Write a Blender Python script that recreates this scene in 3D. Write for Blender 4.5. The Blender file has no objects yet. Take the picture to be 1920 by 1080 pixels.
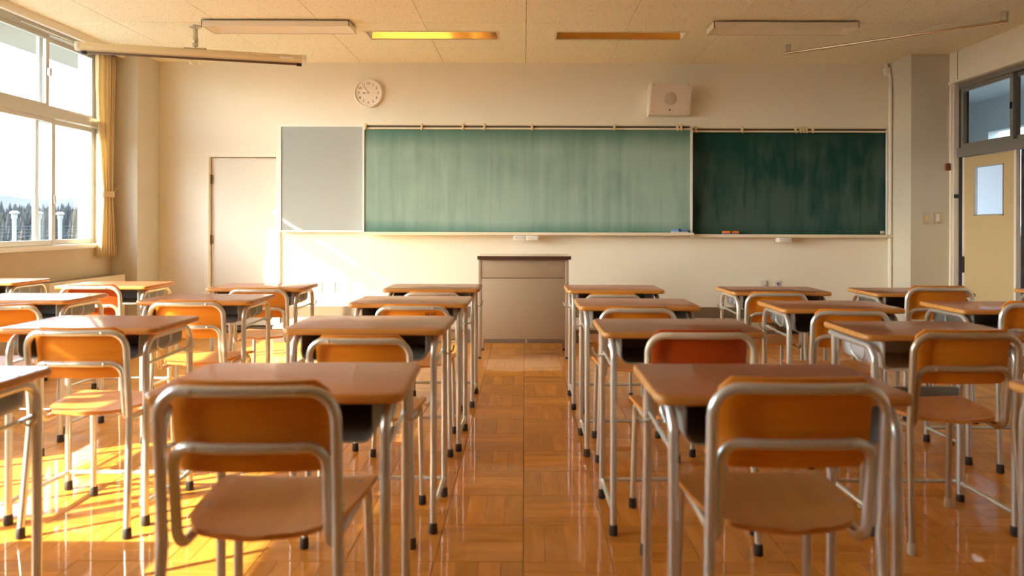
import bpy, bmesh, math, random
from mathutils import Vector, Matrix

random.seed(11)
SC = bpy.context.scene
COL = SC.collection
PI = math.pi

# ------------------------------------------------------------------ camera
CAM_H = 1.135
F_PX = 1370.0
cam_d = bpy.data.cameras.new('camera')
cam = bpy.data.objects.new('camera', cam_d)
COL.objects.link(cam)
cam_d.sensor_width = 36.0
cam_d.sensor_fit = 'HORIZONTAL'
cam_d.lens = F_PX / 1920.0 * 36.0
cam_d.shift_x = -23.0 / 1920.0
cam_d.shift_y = -120.0 / 1920.0
cam_d.clip_start = 0.05
cam_d.clip_end = 8000
cam_d.dof.use_dof = True
cam_d.dof.focus_distance = 6.3
cam_d.dof.aperture_fstop = 2.4
cam.matrix_world = (Matrix.Translation((0, 0, CAM_H)) @ Matrix.Rotation(PI / 2, 4, 'X')
                    @ Matrix.Rotation(math.radians(0.15), 4, 'Z'))
SC.camera = cam

# ------------------------------------------------------------------ sky, sun, exposure
SUN_DIR = Vector((1.0, 0.575, -0.62)).normalized()
world = bpy.data.worlds.new('world')
SC.world = world
world.use_nodes = True
wn = world.node_tree
wn.nodes.clear()
w_out = wn.nodes.new('ShaderNodeOutputWorld')
w_bg = wn.nodes.new('ShaderNodeBackground')
w_sky = wn.nodes.new('ShaderNodeTexSky')
w_sky.sky_type = 'NISHITA'
w_sky.sun_disc = False
w_sky.sun_elevation = math.asin(-SUN_DIR.z)
w_sky.sun_rotation = math.atan2(-SUN_DIR.x, -SUN_DIR.y)
w_sky.air_density = 1.0
w_sky.dust_density = 2.5
w_sky.ozone_density = 1.0
w_mix = wn.nodes.new('ShaderNodeMix')
w_mix.data_type = 'RGBA'
w_mix.inputs[0].default_value = 0.55
w_mix.inputs[7].default_value = (5.4, 7.2, 9.4, 1)
wn.links.new(w_sky.outputs[0], w_mix.inputs[6])
wn.links.new(w_mix.outputs[2], w_bg.inputs[0])
w_bg.inputs[1].default_value = 1.3
wn.links.new(w_bg.outputs[0], w_out.inputs[0])

sun_d = bpy.data.lights.new('sun', 'SUN')
sun_d.energy = 15.5
sun_d.angle = math.radians(0.53)
sun_d.color = (1.0, 0.96, 0.80)
sun = bpy.data.objects.new('sun', sun_d)
COL.objects.link(sun)
sun.rotation_euler = SUN_DIR.to_track_quat('-Z', 'Y').to_euler()
sun.location = (-30, -18, 20)

SC.view_settings.view_transform = 'Standard'
SC.view_settings.look = 'None'
SC.view_settings.gamma = 1.0
SC.view_settings.use_curve_mapping = False
SC.view_settings.exposure = 0.62
SC.cycles.use_denoising = True
SC.cycles.use_adaptive_sampling = True
SC.cycles.adaptive_threshold = 0.04
SC.cycles.max_bounces = 12
SC.cycles.diffuse_bounces = 7
SC.cycles.glossy_bounces = 4
SC.cycles.transmission_bounces = 8
SC.cycles.transparent_max_bounces = 16
SC.cycles.sample_clamp_indirect = 20.0
SC.cycles.blur_glossy = 1.0

# ------------------------------------------------------------------ materials
MATS = {}


def new_mat(name):
    m = bpy.data.materials.new(name)
    m.use_nodes = True
    nt = m.node_tree
    b = nt.nodes['Principled BSDF']
    MATS[name] = m
    return m, nt, b


def simple(name, col, rough=0.5, metal=0.0, coat=0.0, noise=0.0, nscale=30.0, bump=0.0):
    m, nt, b = new_mat(name)
    b.inputs['Base Color'].default_value = (*col, 1)
    b.inputs['Roughness'].default_value = rough
    b.inputs['Metallic'].default_value = metal
    b.inputs['Coat Weight'].default_value = coat
    b.inputs['Coat Roughness'].default_value = 0.12
    if noise or bump:
        tc = nt.nodes.new('ShaderNodeTexCoord')
        n = nt.nodes.new('ShaderNodeTexNoise')
        n.inputs['Scale'].default_value = nscale
        n.inputs['Detail'].default_value = 4
        nt.links.new(tc.outputs['Object'], n.inputs['Vector'])
        if noise:
            r = nt.nodes.new('ShaderNodeMapRange')
            r.inputs[3].default_value = 1 - noise
            r.inputs[4].default_value = 1 + noise
            nt.links.new(n.outputs['Fac'], r.inputs[0])
            mx = nt.nodes.new('ShaderNodeMix')
            mx.data_type = 'RGBA'
            mx.blend_type = 'MULTIPLY'
            mx.inputs[0].default_value = 1
            mx.inputs[6].default_value = (*col, 1)
            nt.links.new(r.outputs[0], mx.inputs[7])
            nt.links.new(mx.outputs[2], b.inputs['Base Color'])
        if bump:
            bp = nt.nodes.new('ShaderNodeBump')
            bp.inputs['Strength'].default_value = bump
            bp.inputs['Distance'].default_value = 0.002
            nt.links.new(n.outputs['Fac'], bp.inputs['Height'])
            nt.links.new(bp.outputs[0], b.inputs['Normal'])
    return m


def wood(name, dark, light, rough=0.35, coat=0.4, scale=(1.2, 14, 14), rnd=0.25, attr=None, coat_rough=0.15, fig=1.0, spec=0.3):
    """grain stretched along local x; Object Info random shifts grain and tone"""
    m, nt, b = new_mat(name)
    L = nt.links
    tc = nt.nodes.new('ShaderNodeTexCoord')
    oi = nt.nodes.new('ShaderNodeObjectInfo')
    sc = nt.nodes.new('ShaderNodeVectorMath')
    sc.operation = 'SCALE'
    cmb = nt.nodes.new('ShaderNodeCombineXYZ')
    for i in range(3):
        L.new(oi.outputs['Random'], cmb.inputs[i])
    L.new(cmb.outputs[0], sc.inputs[0])
    sc.inputs['Scale'].default_value = 37.0
    ad = nt.nodes.new('ShaderNodeVectorMath')
    L.new(tc.outputs['Object'], ad.inputs[0])
    L.new(sc.outputs[0], ad.inputs[1])
    mp = nt.nodes.new('ShaderNodeMapping')
    mp.inputs['Scale'].default_value = scale
    L.new(ad.outputs[0], mp.inputs[0])
    n = nt.nodes.new('ShaderNodeTexNoise')
    n.inputs['Scale'].default_value = 2.6
    n.inputs['Detail'].default_value = 6
    n.inputs['Roughness'].default_value = 0.62
    n.inputs['Distortion'].default_value = 0.6
    L.new(mp.outputs[0], n.inputs['Vector'])
    cr = nt.nodes.new('ShaderNodeValToRGB')
    cr.color_ramp.elements[0].position = 0.5 - 0.22 / fig
    cr.color_ramp.elements[0].color = (*dark, 1)
    cr.color_ramp.elements[1].position = 0.5 + 0.22 / fig
    cr.color_ramp.elements[1].color = (*light, 1)
    L.new(n.outputs['Fac'], cr.inputs[0])
    r = nt.nodes.new('ShaderNodeMapRange')
    r.inputs[3].default_value = 1 - rnd
    r.inputs[4].default_value = 1 + rnd
    if attr:
        at = nt.nodes.new('ShaderNodeAttribute')
        at.attribute_name = attr
        av = nt.nodes.new('ShaderNodeMath')
        av.operation = 'MULTIPLY_ADD'
        av.inputs[1].default_value = 0.35
        L.new(oi.outputs['Random'], av.inputs[0])
        sep = nt.nodes.new('ShaderNodeMath')
        sep.operation = 'MULTIPLY'
        sep.inputs[1].default_value = 0.65
        L.new(at.outputs['Fac'], sep.inputs[0])
        L.new(sep.outputs[0], av.inputs[2])
        L.new(av.outputs[0], r.inputs[0])
    else:
        L.new(oi.outputs['Random'], r.inputs[0])
    mx = nt.nodes.new('ShaderNodeMix')
    mx.data_type = 'RGBA'
    mx.blend_type = 'MULTIPLY'
    mx.inputs[0].default_value = 1
    L.new(cr.outputs[0], mx.inputs[6])
    L.new(r.outputs[0], mx.inputs[7])
    L.new(mx.outputs[2], b.inputs['Base Color'])
    b.inputs['Roughness'].default_value = rough
    b.inputs['Coat Weight'].default_value = coat
    b.inputs['Specular IOR Level'].default_value = spec
    b.inputs['Coat Roughness'].default_value = coat_rough
    bp = nt.nodes.new('ShaderNodeBump')
    bp.inputs['Strength'].default_value = 0.08
    bp.inputs['Distance'].default_value = 0.002
    L.new(n.outputs['Fac'], bp.inputs['Height'])
    L.new(bp.outputs[0], b.inputs['Normal'])
    return m


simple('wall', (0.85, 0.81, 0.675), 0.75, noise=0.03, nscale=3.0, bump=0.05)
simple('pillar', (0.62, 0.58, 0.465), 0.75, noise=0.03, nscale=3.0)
simple('back_wall_dark', (0.24, 0.15, 0.08), 0.6)  # dimness of the unseen rear room put into the back wall's colour
simple('dado', (0.60, 0.50, 0.35), 0.75, noise=0.05, nscale=3.0)
simple('baseboard', (0.20, 0.135, 0.08), 0.45)
simple('white_paint', (0.82, 0.78, 0.68), 0.4)
simple('fixture', (0.86, 0.79, 0.62), 0.4)
simple('door_paint', (0.70, 0.665, 0.55), 0.4, noise=0.02, nscale=2)
simple('hinge', (0.25, 0.17, 0.08), 0.4, metal=0.7)
simple('alu', (0.62, 0.60, 0.55), 0.38, metal=0.55)
simple('alu_white', (0.86, 0.84, 0.78), 0.35, metal=0.1)
simple('frame_grey', (0.25, 0.25, 0.225), 0.4, metal=0.3)
simple('frame_dark', (0.02, 0.02, 0.02), 0.5)
simple('tan_door', (0.58, 0.45, 0.24), 0.5, noise=0.03, nscale=2)
simple('steel', (0.74, 0.755, 0.69), 0.26, metal=0.62)
simple('steel_cream', (0.72, 0.63, 0.44), 0.38, metal=0.1)
simple('steel_gold', (0.56, 0.45, 0.29), 0.3, metal=0.6)
simple('chrome', (0.75, 0.68, 0.55), 0.18, metal=0.95)
simple('rubber', (0.045, 0.035, 0.028), 0.6)
simple('rubber_cream', (0.62, 0.50, 0.30), 0.55)
simple('tray', (0.27, 0.285, 0.255), 0.45, metal=0.2)
simple('tray_white', (0.72, 0.72, 0.66), 0.45)
simple('flat_bar', (0.22, 0.23, 0.22), 0.4, metal=0.4)
simple('lectern_body', (0.42, 0.325, 0.215), 0.5, metal=0.1)
simple('lectern_post', (0.48, 0.385, 0.29), 0.45, metal=0.2)
simple('lectern_top', (0.085, 0.04, 0.03), 0.14, coat=1.0)
simple('bulletin', (0.37, 0.415, 0.40), 0.7, noise=0.03, nscale=400)
simple('rail_cream', (0.80, 0.72, 0.54), 0.45)
simple('rail_slot', (0.10, 0.085, 0.06), 0.6)
simple('clip', (0.72, 0.60, 0.36), 0.4)
simple('speaker', (0.76, 0.66, 0.55), 0.5)
simple('speaker_side', (0.80, 0.76, 0.64), 0.5)
simple('grille', (0.56, 0.47, 0.375), 0.7)
simple('black', (0.012, 0.010, 0.010), 0.5)
simple('clock_white', (0.88, 0.83, 0.74), 0.35)
simple('clock_face', (0.90, 0.86, 0.77), 0.5)
simple('clock_ink', (0.10, 0.055, 0.03), 0.5)
simple('clock_brass', (0.45, 0.30, 0.10), 0.35, metal=0.5)
simple('clock_faint', (0.75, 0.62, 0.48), 0.5)
simple('screen_tube', (0.70, 0.56, 0.32), 0.42)
simple('screen_bar', (0.11, 0.055, 0.02), 0.45)
simple('reflector', (0.98, 0.95, 0.88), 0.10, metal=1.0)
simple('eraser_blue', (0.16, 0.33, 0.70), 0.8)
simple('eraser_orange', (0.80, 0.25, 0.03), 0.8)
simple('eraser_base', (0.70, 0.66, 0.60), 0.9)
simple('eraser_purple', (0.16, 0.12, 0.30), 0.9)
simple('strap', (0.04, 0.03, 0.03), 0.7)
simple('clear_box', (0.80, 0.78, 0.74), 0.25)
simple('plate_metal', (0.62, 0.57, 0.45), 0.35, metal=0.6)
simple('switch_knob', (0.85, 0.78, 0.58), 0.4)
simple('yellow_knob', (0.70, 0.42, 0.06), 0.4)
simple('red_box', (0.22, 0.07, 0.025), 0.45)
simple('socket_plate', (0.66, 0.62, 0.52), 0.4)
simple('socket_blue', (0.05, 0.10, 0.45), 0.4)
simple('platform_top', (0.56, 0.46, 0.33), 0.5, noise=0.08, nscale=6)
simple('platform_front', (0.20, 0.135, 0.095), 0.5)
simple('heater', (0.78, 0.68, 0.48), 0.45)
simple('heater_slot', (0.25, 0.20, 0.13), 0.6)
simple('subfloor', (0.07, 0.03, 0.012), 0.7)
simple('ceiling_slab', (0.55, 0.45, 0.30), 0.8)
simple('exterior_white', (0.86, 0.85, 0.82), 0.6)
simple('soffit', (0.19, 0.185, 0.165), 0.8)
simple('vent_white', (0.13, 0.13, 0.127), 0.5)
simple('corridor_wall', (0.52, 0.54, 0.54), 0.8, noise=0.08, nscale=1.5)
simple('corridor_floor', (0.25, 0.20, 0.15), 0.5)
simple('ground', (0.09, 0.09, 0.07), 0.9, noise=0.2, nscale=0.05)
simple('mountain', (0.0125, 0.0148, 0.0195), 1.0, noise=0.08, nscale=0.004)  # distance haze is put into this blue base colour
simple('conifer', (0.0125, 0.0150, 0.0135), 0.9, noise=0.35, nscale=0.6)
simple('conifer_brown', (0.030, 0.022, 0.017), 0.9, noise=0.3, nscale=0.6)
simple('trunk', (0.12, 0.08, 0.05), 0.9)
simple('wire_white', (0.04, 0.045, 0.05), 0.5)
simple('graffiti', (0.13, 0.045, 0.012), 0.6)

wood('parquet', (0.56, 0.215, 0.026), (0.78, 0.345, 0.055), rough=0.45, coat=0.42, scale=(2.0, 9, 9), rnd=0.20, attr='shade', coat_rough=0.05, fig=0.8, spec=0.1)
wood('desk_top', (0.36, 0.098, 0.032), (0.49, 0.155, 0.052), rough=0.42, coat=0.42, scale=(1.0, 10, 10), rnd=0.28, coat_rough=0.08, fig=0.6)
wood('desk_edge', (0.52, 0.215, 0.040), (0.68, 0.32, 0.07), rough=0.4, coat=0.3, scale=(1, 12, 12), rnd=0.1)
wood('chair_back', (0.70, 0.215, 0.013), (0.86, 0.325, 0.026), rough=0.36, coat=0.3, scale=(1.0, 14, 16), rnd=0.12, fig=0.7)
wood('chair_back_red', (0.45, 0.06, 0.008), (0.60, 0.095, 0.012), rough=0.33, coat=0.4, scale=(1.0, 14, 16), rnd=0.05, fig=0.6)
wood('chair_seat', (0.66, 0.25, 0.045), (0.78, 0.335, 0.07), rough=0.5, coat=0.08, scale=(14, 1.0, 14), rnd=0.15, fig=0.6)


def mat_ceiling():
    m, nt, b = new_mat('ceiling_board')
    L = nt.links
    tc = nt.nodes.new('ShaderNodeTexCoord')
    gp = nt.nodes.new('ShaderNodeNewGeometry')
    mp = nt.nodes.new('ShaderNodeMapping')
    mp.inputs['Scale'].default_value = (1, 1, 0)
    L.new(gp.outputs['Position'], mp.inputs[0])
    nz = nt.nodes.new('ShaderNodeTexNoise')
    nz.inputs['Scale'].default_value = 60
    L.new(mp.outputs[0], nz.inputs['Vector'])
    vx = nt.nodes.new('ShaderNodeVectorMath')
    vx.operation = 'MULTIPLY_ADD'
    vx.inputs[1].default_value = (0.014, 0.014, 0)
    L.new(nz.outputs['Color'], vx.inputs[0])
    L.new(mp.outputs[0], vx.inputs[2])
    vo = nt.nodes.new('ShaderNodeTexVoronoi')
    vo.inputs['Scale'].default_value = 42
    L.new(vx.outputs[0], vo.inputs['Vector'])
    cr = nt.nodes.new('ShaderNodeValToRGB')
    cr.color_ramp.elements[0].position = 0.15
    cr.color_ramp.elements[0].color = (0.56, 0.46, 0.27, 1)
    cr.color_ramp.elements[1].position = 0.24
    cr.color_ramp.elements[1].color = (0.91, 0.855, 0.645, 1)
    L.new(vo.outputs['Distance'], cr.inputs[0])
    L.new(cr.outputs[0], b.inputs['Base Color'])
    b.inputs['Roughness'].default_value = 0.85
    bp = nt.nodes.new('ShaderNodeBump')
    bp.inputs['Strength'].default_value = 0.3
    bp.inputs['Distance'].default_value = 0.003
    L.new(vo.outputs['Distance'], bp.inputs['Height'])


mat_ceiling()


def mat_chalk(name, base, chalk, lo, hi, swirl, sc_main):
    """slate green with wiped chalk: tall vertical wipes, a clean band at the top, faint arcs"""
    m, nt, b = new_mat(name)
    L = nt.links
    N = nt.nodes.new
    tc = N('ShaderNodeTexCoord')
    mp = N('ShaderNodeMapping')
    mp.inputs['Scale'].default_value = sc_main
    L.new(tc.outputs['Object'], mp.inputs[0])
    n1 = N('ShaderNodeTexNoise')
    n1.inputs['Scale'].default_value = 1.0
    n1.inputs['Detail'].default_value = 5
    n1.inputs['Distortion'].default_value = 0.5
    L.new(mp.outputs[0], n1.inputs['Vector'])
    n2 = N('ShaderNodeTexNoise')
    n2.inputs['Scale'].default_value = 1.1
    n2.inputs['Detail'].default_value = 3
    L.new(tc.outputs['Object'], n2.inputs['Vector'])
    # arcs left by the hand
    wv = N('ShaderNodeTexNoise')
    wv.inputs['Scale'].default_value = 1.6
    wv.inputs['Detail'].default_value = 4
    wv.inputs['Distortion'].default_value = 3.0
    mp2 = N('ShaderNodeMapping')
    mp2.inputs['Location'].default_value = (0.6, 0, 0.2)
    mp2.inputs['Scale'].default_value = (1.6, 1, 0.8)
    L.new(tc.outputs['Object'], mp2.inputs[0])
    L.new(mp2.outputs[0], wv.inputs['Vector'])
    mul = N('ShaderNodeMath')
    mul.operation = 'MULTIPLY'
    L.new(n1.outputs['Fac'], mul.inputs[0])
    r2 = N('ShaderNodeMapRange')
    r2.inputs[1].default_value = 0.3
    r2.inputs[2].default_value = 0.7
    r2.inputs[3].default_value = 0.45
    r2.inputs[4].default_value = 1.3
    L.new(n2.outputs['Fac'], r2.inputs[0])
    L.new(r2.outputs[0], mul.inputs[1])
    add = N('ShaderNodeMath')
    add.operation = 'MULTIPLY_ADD'
    add.inputs[1].default_value = swirl
    L.new(wv.outputs['Fac'], add.inputs[0])
    L.new(mul.outputs[0], add.inputs[2])
    # board less wiped near its top and bottom edge (z of the board's own coordinates)
    sp = N('ShaderNodeSeparateXYZ')
    L.new(tc.outputs['Object'], sp.inputs[0])
    nzz = N('ShaderNodeMath')
    nzz.operation = 'MULTIPLY_ADD'
    nzz.inputs[1].default_value = 0.12
    L.new(n2.outputs['Fac'], nzz.inputs[0])
    L.new(sp.outputs['Z'], nzz.inputs[2])
    top = N('ShaderNodeMapRange')
    top.inputs[1].default_value = 0.55
    top.inputs[2].default_value = 0.36
    top.inputs[3].default_value = 0.30
    top.inputs[4].default_value = 1.0
    L.new(nzz.outputs[0], top.inputs[0])
    bot = N('ShaderNodeMapRange')
    bot.inputs[1].default_value = -0.49
    bot.inputs[2].default_value = -0.36
    bot.inputs[3].default_value = 0.35
    bot.inputs[4].default_value = 1.0
    L.new(nzz.outputs[0], bot.inputs[0])
    m2 = N('ShaderNodeMath')
    m2.operation = 'MULTIPLY'
    L.new(top.outputs[0], m2.inputs[0])
    L.new(bot.outputs[0], m2.inputs[1])
    rr = N('ShaderNodeMapRange')
    rr.inputs[1].default_value = 0.25
    rr.inputs[2].default_value = 0.75
    rr.inputs[3].default_value = lo
    rr.inputs[4].default_value = hi
    L.new(add.outputs[0], rr.inputs[0])
    m3 = N('ShaderNodeMath')
    m3.operation = 'MULTIPLY'
    L.new(rr.outputs[0], m3.inputs[0])
    L.new(m2.outputs[0], m3.inputs[1])
    mx = N('ShaderNodeMix')
    mx.data_type = 'RGBA'
    mx.inputs[6].default_value = (*base, 1)
    mx.inputs[7].default_value = (*chalk, 1)
    L.new(m3.outputs[0], mx.inputs[0])
    L.new(mx.outputs[2], b.inputs['Base Color'])
    b.inputs['Roughness'].default_value = 0.5
    b.inputs['Specular IOR Level'].default_value = 0.2


mat_chalk('chalk_main', (0.032, 0.145, 0.105), (0.38, 0.54, 0.47), 0.42, 0.84, 0.30, (11.0, 1.0, 0.75))
mat_chalk('chalk_side', (0.010, 0.062, 0.047), (0.30, 0.37, 0.33), -0.12, 0.17, 0.30, (9.0, 1.0, 1.6))


def mat_glass(name, tint=(1, 1, 1), gloss=0.10):
    m, nt, b = new_mat(name)
    nt.nodes.remove(b)
    L = nt.links
    out = nt.nodes['Material Output']
    tr = nt.nodes.new('ShaderNodeBsdfTransparent')
    tr.inputs[0].default_value = (*tint, 1)
    gl = nt.nodes.new('ShaderNodeBsdfGlossy')
    gl.inputs['Roughness'].default_value = 0.02
    fr = nt.nodes.new('ShaderNodeFresnel')
    fr.inputs[0].default_value = 1.45
    mx = nt.nodes.new('ShaderNodeMixShader')
    # reflect at the outer face of each pane only
    gm = nt.nodes.new('ShaderNodeNewGeometry')
    inv = nt.nodes.new('ShaderNodeMath')
    inv.operation = 'SUBTRACT'
    inv.inputs[0].default_value = 1.0
    L.new(gm.outputs['Backfacing'], inv.inputs[1])
    mu = nt.nodes.new('ShaderNodeMath')
    mu.operation = 'MULTIPLY'
    L.new(inv.outputs[0], mu.inputs[0])
    L.new(fr.outputs[0], mu.inputs[1])
    L.new(mu.outputs[0], mx.inputs[0])
    L.new(tr.outputs[0], mx.inputs[1])
    L.new(gl.outputs[0], mx.inputs[2])
    L.new(mx.outputs[0], out.inputs[0])


mat_glass('glass', (0.97, 0.985, 0.98))


def mat_translucent(name, col, trans, tcol=None):
    m, nt, b = new_mat(name)
    nt.nodes.remove(b)
    L = nt.links
    out = nt.nodes['Material Output']
    d = nt.nodes.new('ShaderNodeBsdfDiffuse')
    d.inputs[0].default_value = (*col, 1)
    t = nt.nodes.new('ShaderNodeBsdfTranslucent')
    t.inputs[0].default_value = (*(tcol or col), 1)
    mx = nt.nodes.new('ShaderNodeMixShader')
    mx.inputs[0].default_value = trans
    L.new(d.outputs[0], mx.inputs[1])
    L.new(t.outputs[0], mx.inputs[2])
    L.new(mx.outputs[0], out.inputs[0])


mat_translucent('curtain', (0.88, 0.77, 0.52), 0.40)
mat_translucent('curtain_band', (0.80, 0.68, 0.44), 0.2)
mat_translucent('frosted', (0.80, 0.84, 0.86), 0.8, (0.92, 0.95, 0.97))


def mat_emit(name, col, s):
    m, nt, b = new_mat(name)
    b.inputs['Emission Color'].default_value = (*col, 1)
    b.inputs['Emission Strength'].default_value = s


mat_emit('tube_light', (1, 0.98, 0.95), 4.0)


# ------------------------------------------------------------------ mesh helpers
class MB:
    def __init__(self):
        self.v, self.f, self.m = [], [], []
        self.mats = []
        self.cur = 0

    def use(self, mat):
        if mat not in self.mats:
            self.mats.append(mat)
        self.cur = self.mats.index(mat)
        return self

    def add(self, vs, fs):
        o = len(self.v)
        self.v += [tuple(p) for p in vs]
        for f in fs:
            self.f.append(tuple(i + o for i in f))
            self.m.append(self.cur)
        return self

    def box(self, x0, x1, y0, y1, z0, z1):
        return self.add([(x0, y0, z0), (x1, y0, z0), (x1, y1, z0), (x0, y1, z0), (x0, y0, z1), (x1, y0, z1), (x1, y1, z1), (x0, y1, z1)],
                        [(3, 2, 1, 0), (4, 5, 6, 7), (0, 1, 5, 4), (1, 2, 6, 5), (2, 3, 7, 6), (3, 0, 4, 7)])

    def rbox(self, x0, x1, y0, y1, z0, z1, r=0.004, seg=2):
        bm = bmesh.new()
        bmesh.ops.create_cube(bm, size=1)
        for v in bm.verts:
            v.co = Vector(((x0 + x1) / 2 + v.co.x * (x1 - x0), (y0 + y1) / 2 + v.co.y * (y1 - y0), (z0 + z1) / 2 + v.co.z * (z1 - z0)))
        bmesh.ops.bevel(bm, geom=bm.edges[:], offset=r, segments=seg, profile=0.5, affect='EDGES')
        bm.verts.index_update()
        self.add([v.co[:] for v in bm.verts], [[v.index for v in f.verts] for f in bm.faces])
        bm.free()
        return self

    def tube(self, pts, r, seg=10, fillet=0.0, fseg=6, caps=True):
        P = fillet_path([Vector(p) for p in pts], fillet, fseg) if fillet else [Vector(p) for p in pts]
        n = len(P)
        T = []
        for i in range(n):
            a = P[max(i - 1, 0)]
            b = P[min(i + 1, n - 1)]
            T.append((b - a).normalized())
        up = Vector((0, 0, 1)) if abs(T[0].z) < 0.9 else Vector((0, 1, 0))
        nrm = T[0].cross(up).normalized()
        vs, fs = [], []
        for i in range(n):
            if i:
                ax = T[i - 1].cross(T[i])
                if ax.length > 1e-6:
                    ang = T[i - 1].angle(T[i])
                    nrm = Matrix.Rotation(ang, 3, ax.normalized()) @ nrm
                nrm = (nrm - T[i] * nrm.dot(T[i])).normalized()
            bn = T[i].cross(nrm)
            rr = r[i] if isinstance(r, (list, tuple)) else r
            for k in range(seg):
                a = 2 * PI * k / seg
                vs.append(P[i] + (nrm * math.cos(a) + bn * math.sin(a)) * rr)
        for i in range(n - 1):
            for k in range(seg):
                k2 = (k + 1) % seg
                fs.append((i * seg + k, i * seg + k2, (i + 1) * seg + k2, (i + 1) * seg + k))
        if caps:
            fs.append(tuple(reversed(range(seg))))
            fs.append(tuple((n - 1) * seg + k for k in range(seg)))
        return self.add([v[:] for v in vs], fs)

    def lathe(self, prof, c=(0, 0, 0), axis='z', seg=32):
        """prof: list of (radius, height)"""
        vs, fs = [], []
        for (r, h) in prof:
            for k in range(seg):
                a = 2 * PI * k / seg
                x, y = r * math.cos(a), r * math.sin(a)
                if axis == 'z':
                    p = (c[0] + x, c[1] + y, c[2] + h)
                elif axis == 'y':       # height runs towards -y (out of the front wall)
                    p = (c[0] + x, c[1] - h, c[2] + y)
                else:
                    p = (c[0] + h, c[1] + x, c[2] + y)
                vs.append(p)
        n = len(prof)
        for i in range(n - 1):
            for k in range(seg):
                k2 = (k + 1) % seg
                fs.append((i * seg + k, i * seg + k2, (i + 1) * seg + k2, (i + 1) * seg + k))
        fs.append(tuple(reversed(range(seg))))
        fs.append(tuple((n - 1) * seg + k for k in range(seg)))
        return self.add(vs, fs)

    def stack(self, loops, cap_mats=None):
        """loops: rings of equal length from bottom to top"""
        n = len(loops[0])
        o = []
        for lp in loops:
            o += lp
        fs = []
        for i in range(len(loops) - 1):
            for k in range(n):
                k2 = (k + 1) % n
                fs.append((i * n + k, i * n + k2, (i + 1) * n + k2, (i + 1) * n + k))
        self.add(o, fs + [tuple(reversed(range(n)))])
        if cap_mats:
            self.use(cap_mats)
        base = len(self.v) - len(o)
        self.f.append(tuple(base + (len(loops) - 1) * n + k for k in range(n)))
        self.m.append(self.cur)
        return self

    def mesh(self, name, mat=None, smooth=True, angle=40):
        me = bpy.data.meshes.new(name)
        me.from_pydata(self.v, [], self.f)
        names = self.mats if self.mats else [mat]
        for nm in names:
            me.materials.append(MATS[nm])
        me.polygons.foreach_set('material_index', self.m)
        bm = bmesh.new()
        bm.from_mesh(me)
        bmesh.ops.recalc_face_normals(bm, faces=bm.faces)
        bm.to_mesh(me)
        bm.free()
        if smooth:
            me.polygons.foreach_set('use_smooth', [True] * len(me.polygons))
            me.set_sharp_from_angle(angle=math.radians(angle))
        me.update()
        return me

    def build(self, name, mat=None, parent=None, smooth=True, angle=40):
        return link(name, self.mesh(name, mat, smooth, angle), parent)


def fillet_path(P, r, n):
    out = [P[0]]
    for i in range(1, len(P) - 1):
        a, b, c = P[i - 1], P[i], P[i + 1]
        d1, d2 = (a - b), (c - b)
        l1, l2 = d1.length, d2.length
        d1.normalize()
        d2.normalize()
        ang = d1.angle(d2)
        if ang > PI - 0.02:
            out.append(b)
            continue
        rr = r[i] if isinstance(r, dict) and i in r else (0.0 if isinstance(r, dict) else r)
        if rr <= 0:
            out.append(b)
            continue
        t = min(rr / math.tan(ang / 2), l1 * 0.9, l2 * 0.9)
        rr = t * math.tan(ang / 2)
        s, e = b + d1 * t, b + d2 * t
        cen = b + (d1 + d2).normalized() * (rr / math.sin(ang / 2))
        v1, v2 = s - cen, e - cen
        tot = v1.angle(v2)
        ax = v1.cross(v2).normalized()
        for k in range(n + 1):
            out.append(cen + Matrix.Rotation(tot * k / n, 3, ax) @ v1)
    out.append(P[-1])
    return out


def rrect(w, d, r, z, n=6, inset=0.0):
    pts = []
    hw, hd = w / 2 - inset, d / 2 - inset
    r = max(r - inset, 0.002)
    for (cx, cy, a0) in ((hw - r, hd - r, 0), (-hw + r, hd - r, PI / 2), (-hw + r, -hd + r, PI), (hw - r, -hd + r, 1.5 * PI)):
        for k in range(n + 1):
            a = a0 + PI / 2 * k / n
            pts.append((cx + r * math.cos(a), cy + r * math.sin(a), z))
    return pts


def link(name, data, parent=None):
    o = bpy.data.objects.new(name, data)
    COL.objects.link(o)
    if parent:
        o.parent = parent
    return o


def empty(name, loc=(0, 0, 0), rz=0.0):
    o = bpy.data.objects.new(name, None)
    o.empty_display_size = 0.1
    COL.objects.link(o)
    o.location = loc
    o.rotation_euler = (0, 0, rz)
    return o


def tag(o, label=None, cat=None, group=None, kind=None):
    if label:
        o['label'] = label
    if cat:
        o['category'] = cat
    if group:
        o['group'] = group
    if kind:
        o['kind'] = kind
    return o


CHILD = {}


def children(o):
    return [c for c in COL.objects if c.parent == o]


def copy_tree(o, parent=None):
    c = o.copy()
    COL.objects.link(c)
    if parent:
        c.parent = parent
    for ch in children(o):
        copy_tree(ch, c)
    return c


def box_part(name, mat, parent, *b, r=0.0):
    m = MB()
    if r:
        m.rbox(*b, r=r)
    else:
        m.box(*b)
    return m.build(name, mat, parent)


# ------------------------------------------------------------------ room constants
XL, XR = -4.10, 4.21          # inner faces of the window wall and the corridor wall
YF, YB = 7.70, -2.20          # front wall, back wall
ZC = 2.83                     # ceiling
PIL = 3.84                    # half width between the front pillars
WIN_OUT = -4.32               # outer face of window wall

# ------------------------------------------------------------------ floor (parquet)
T = 0.30
Y0 = 2.456


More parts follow.
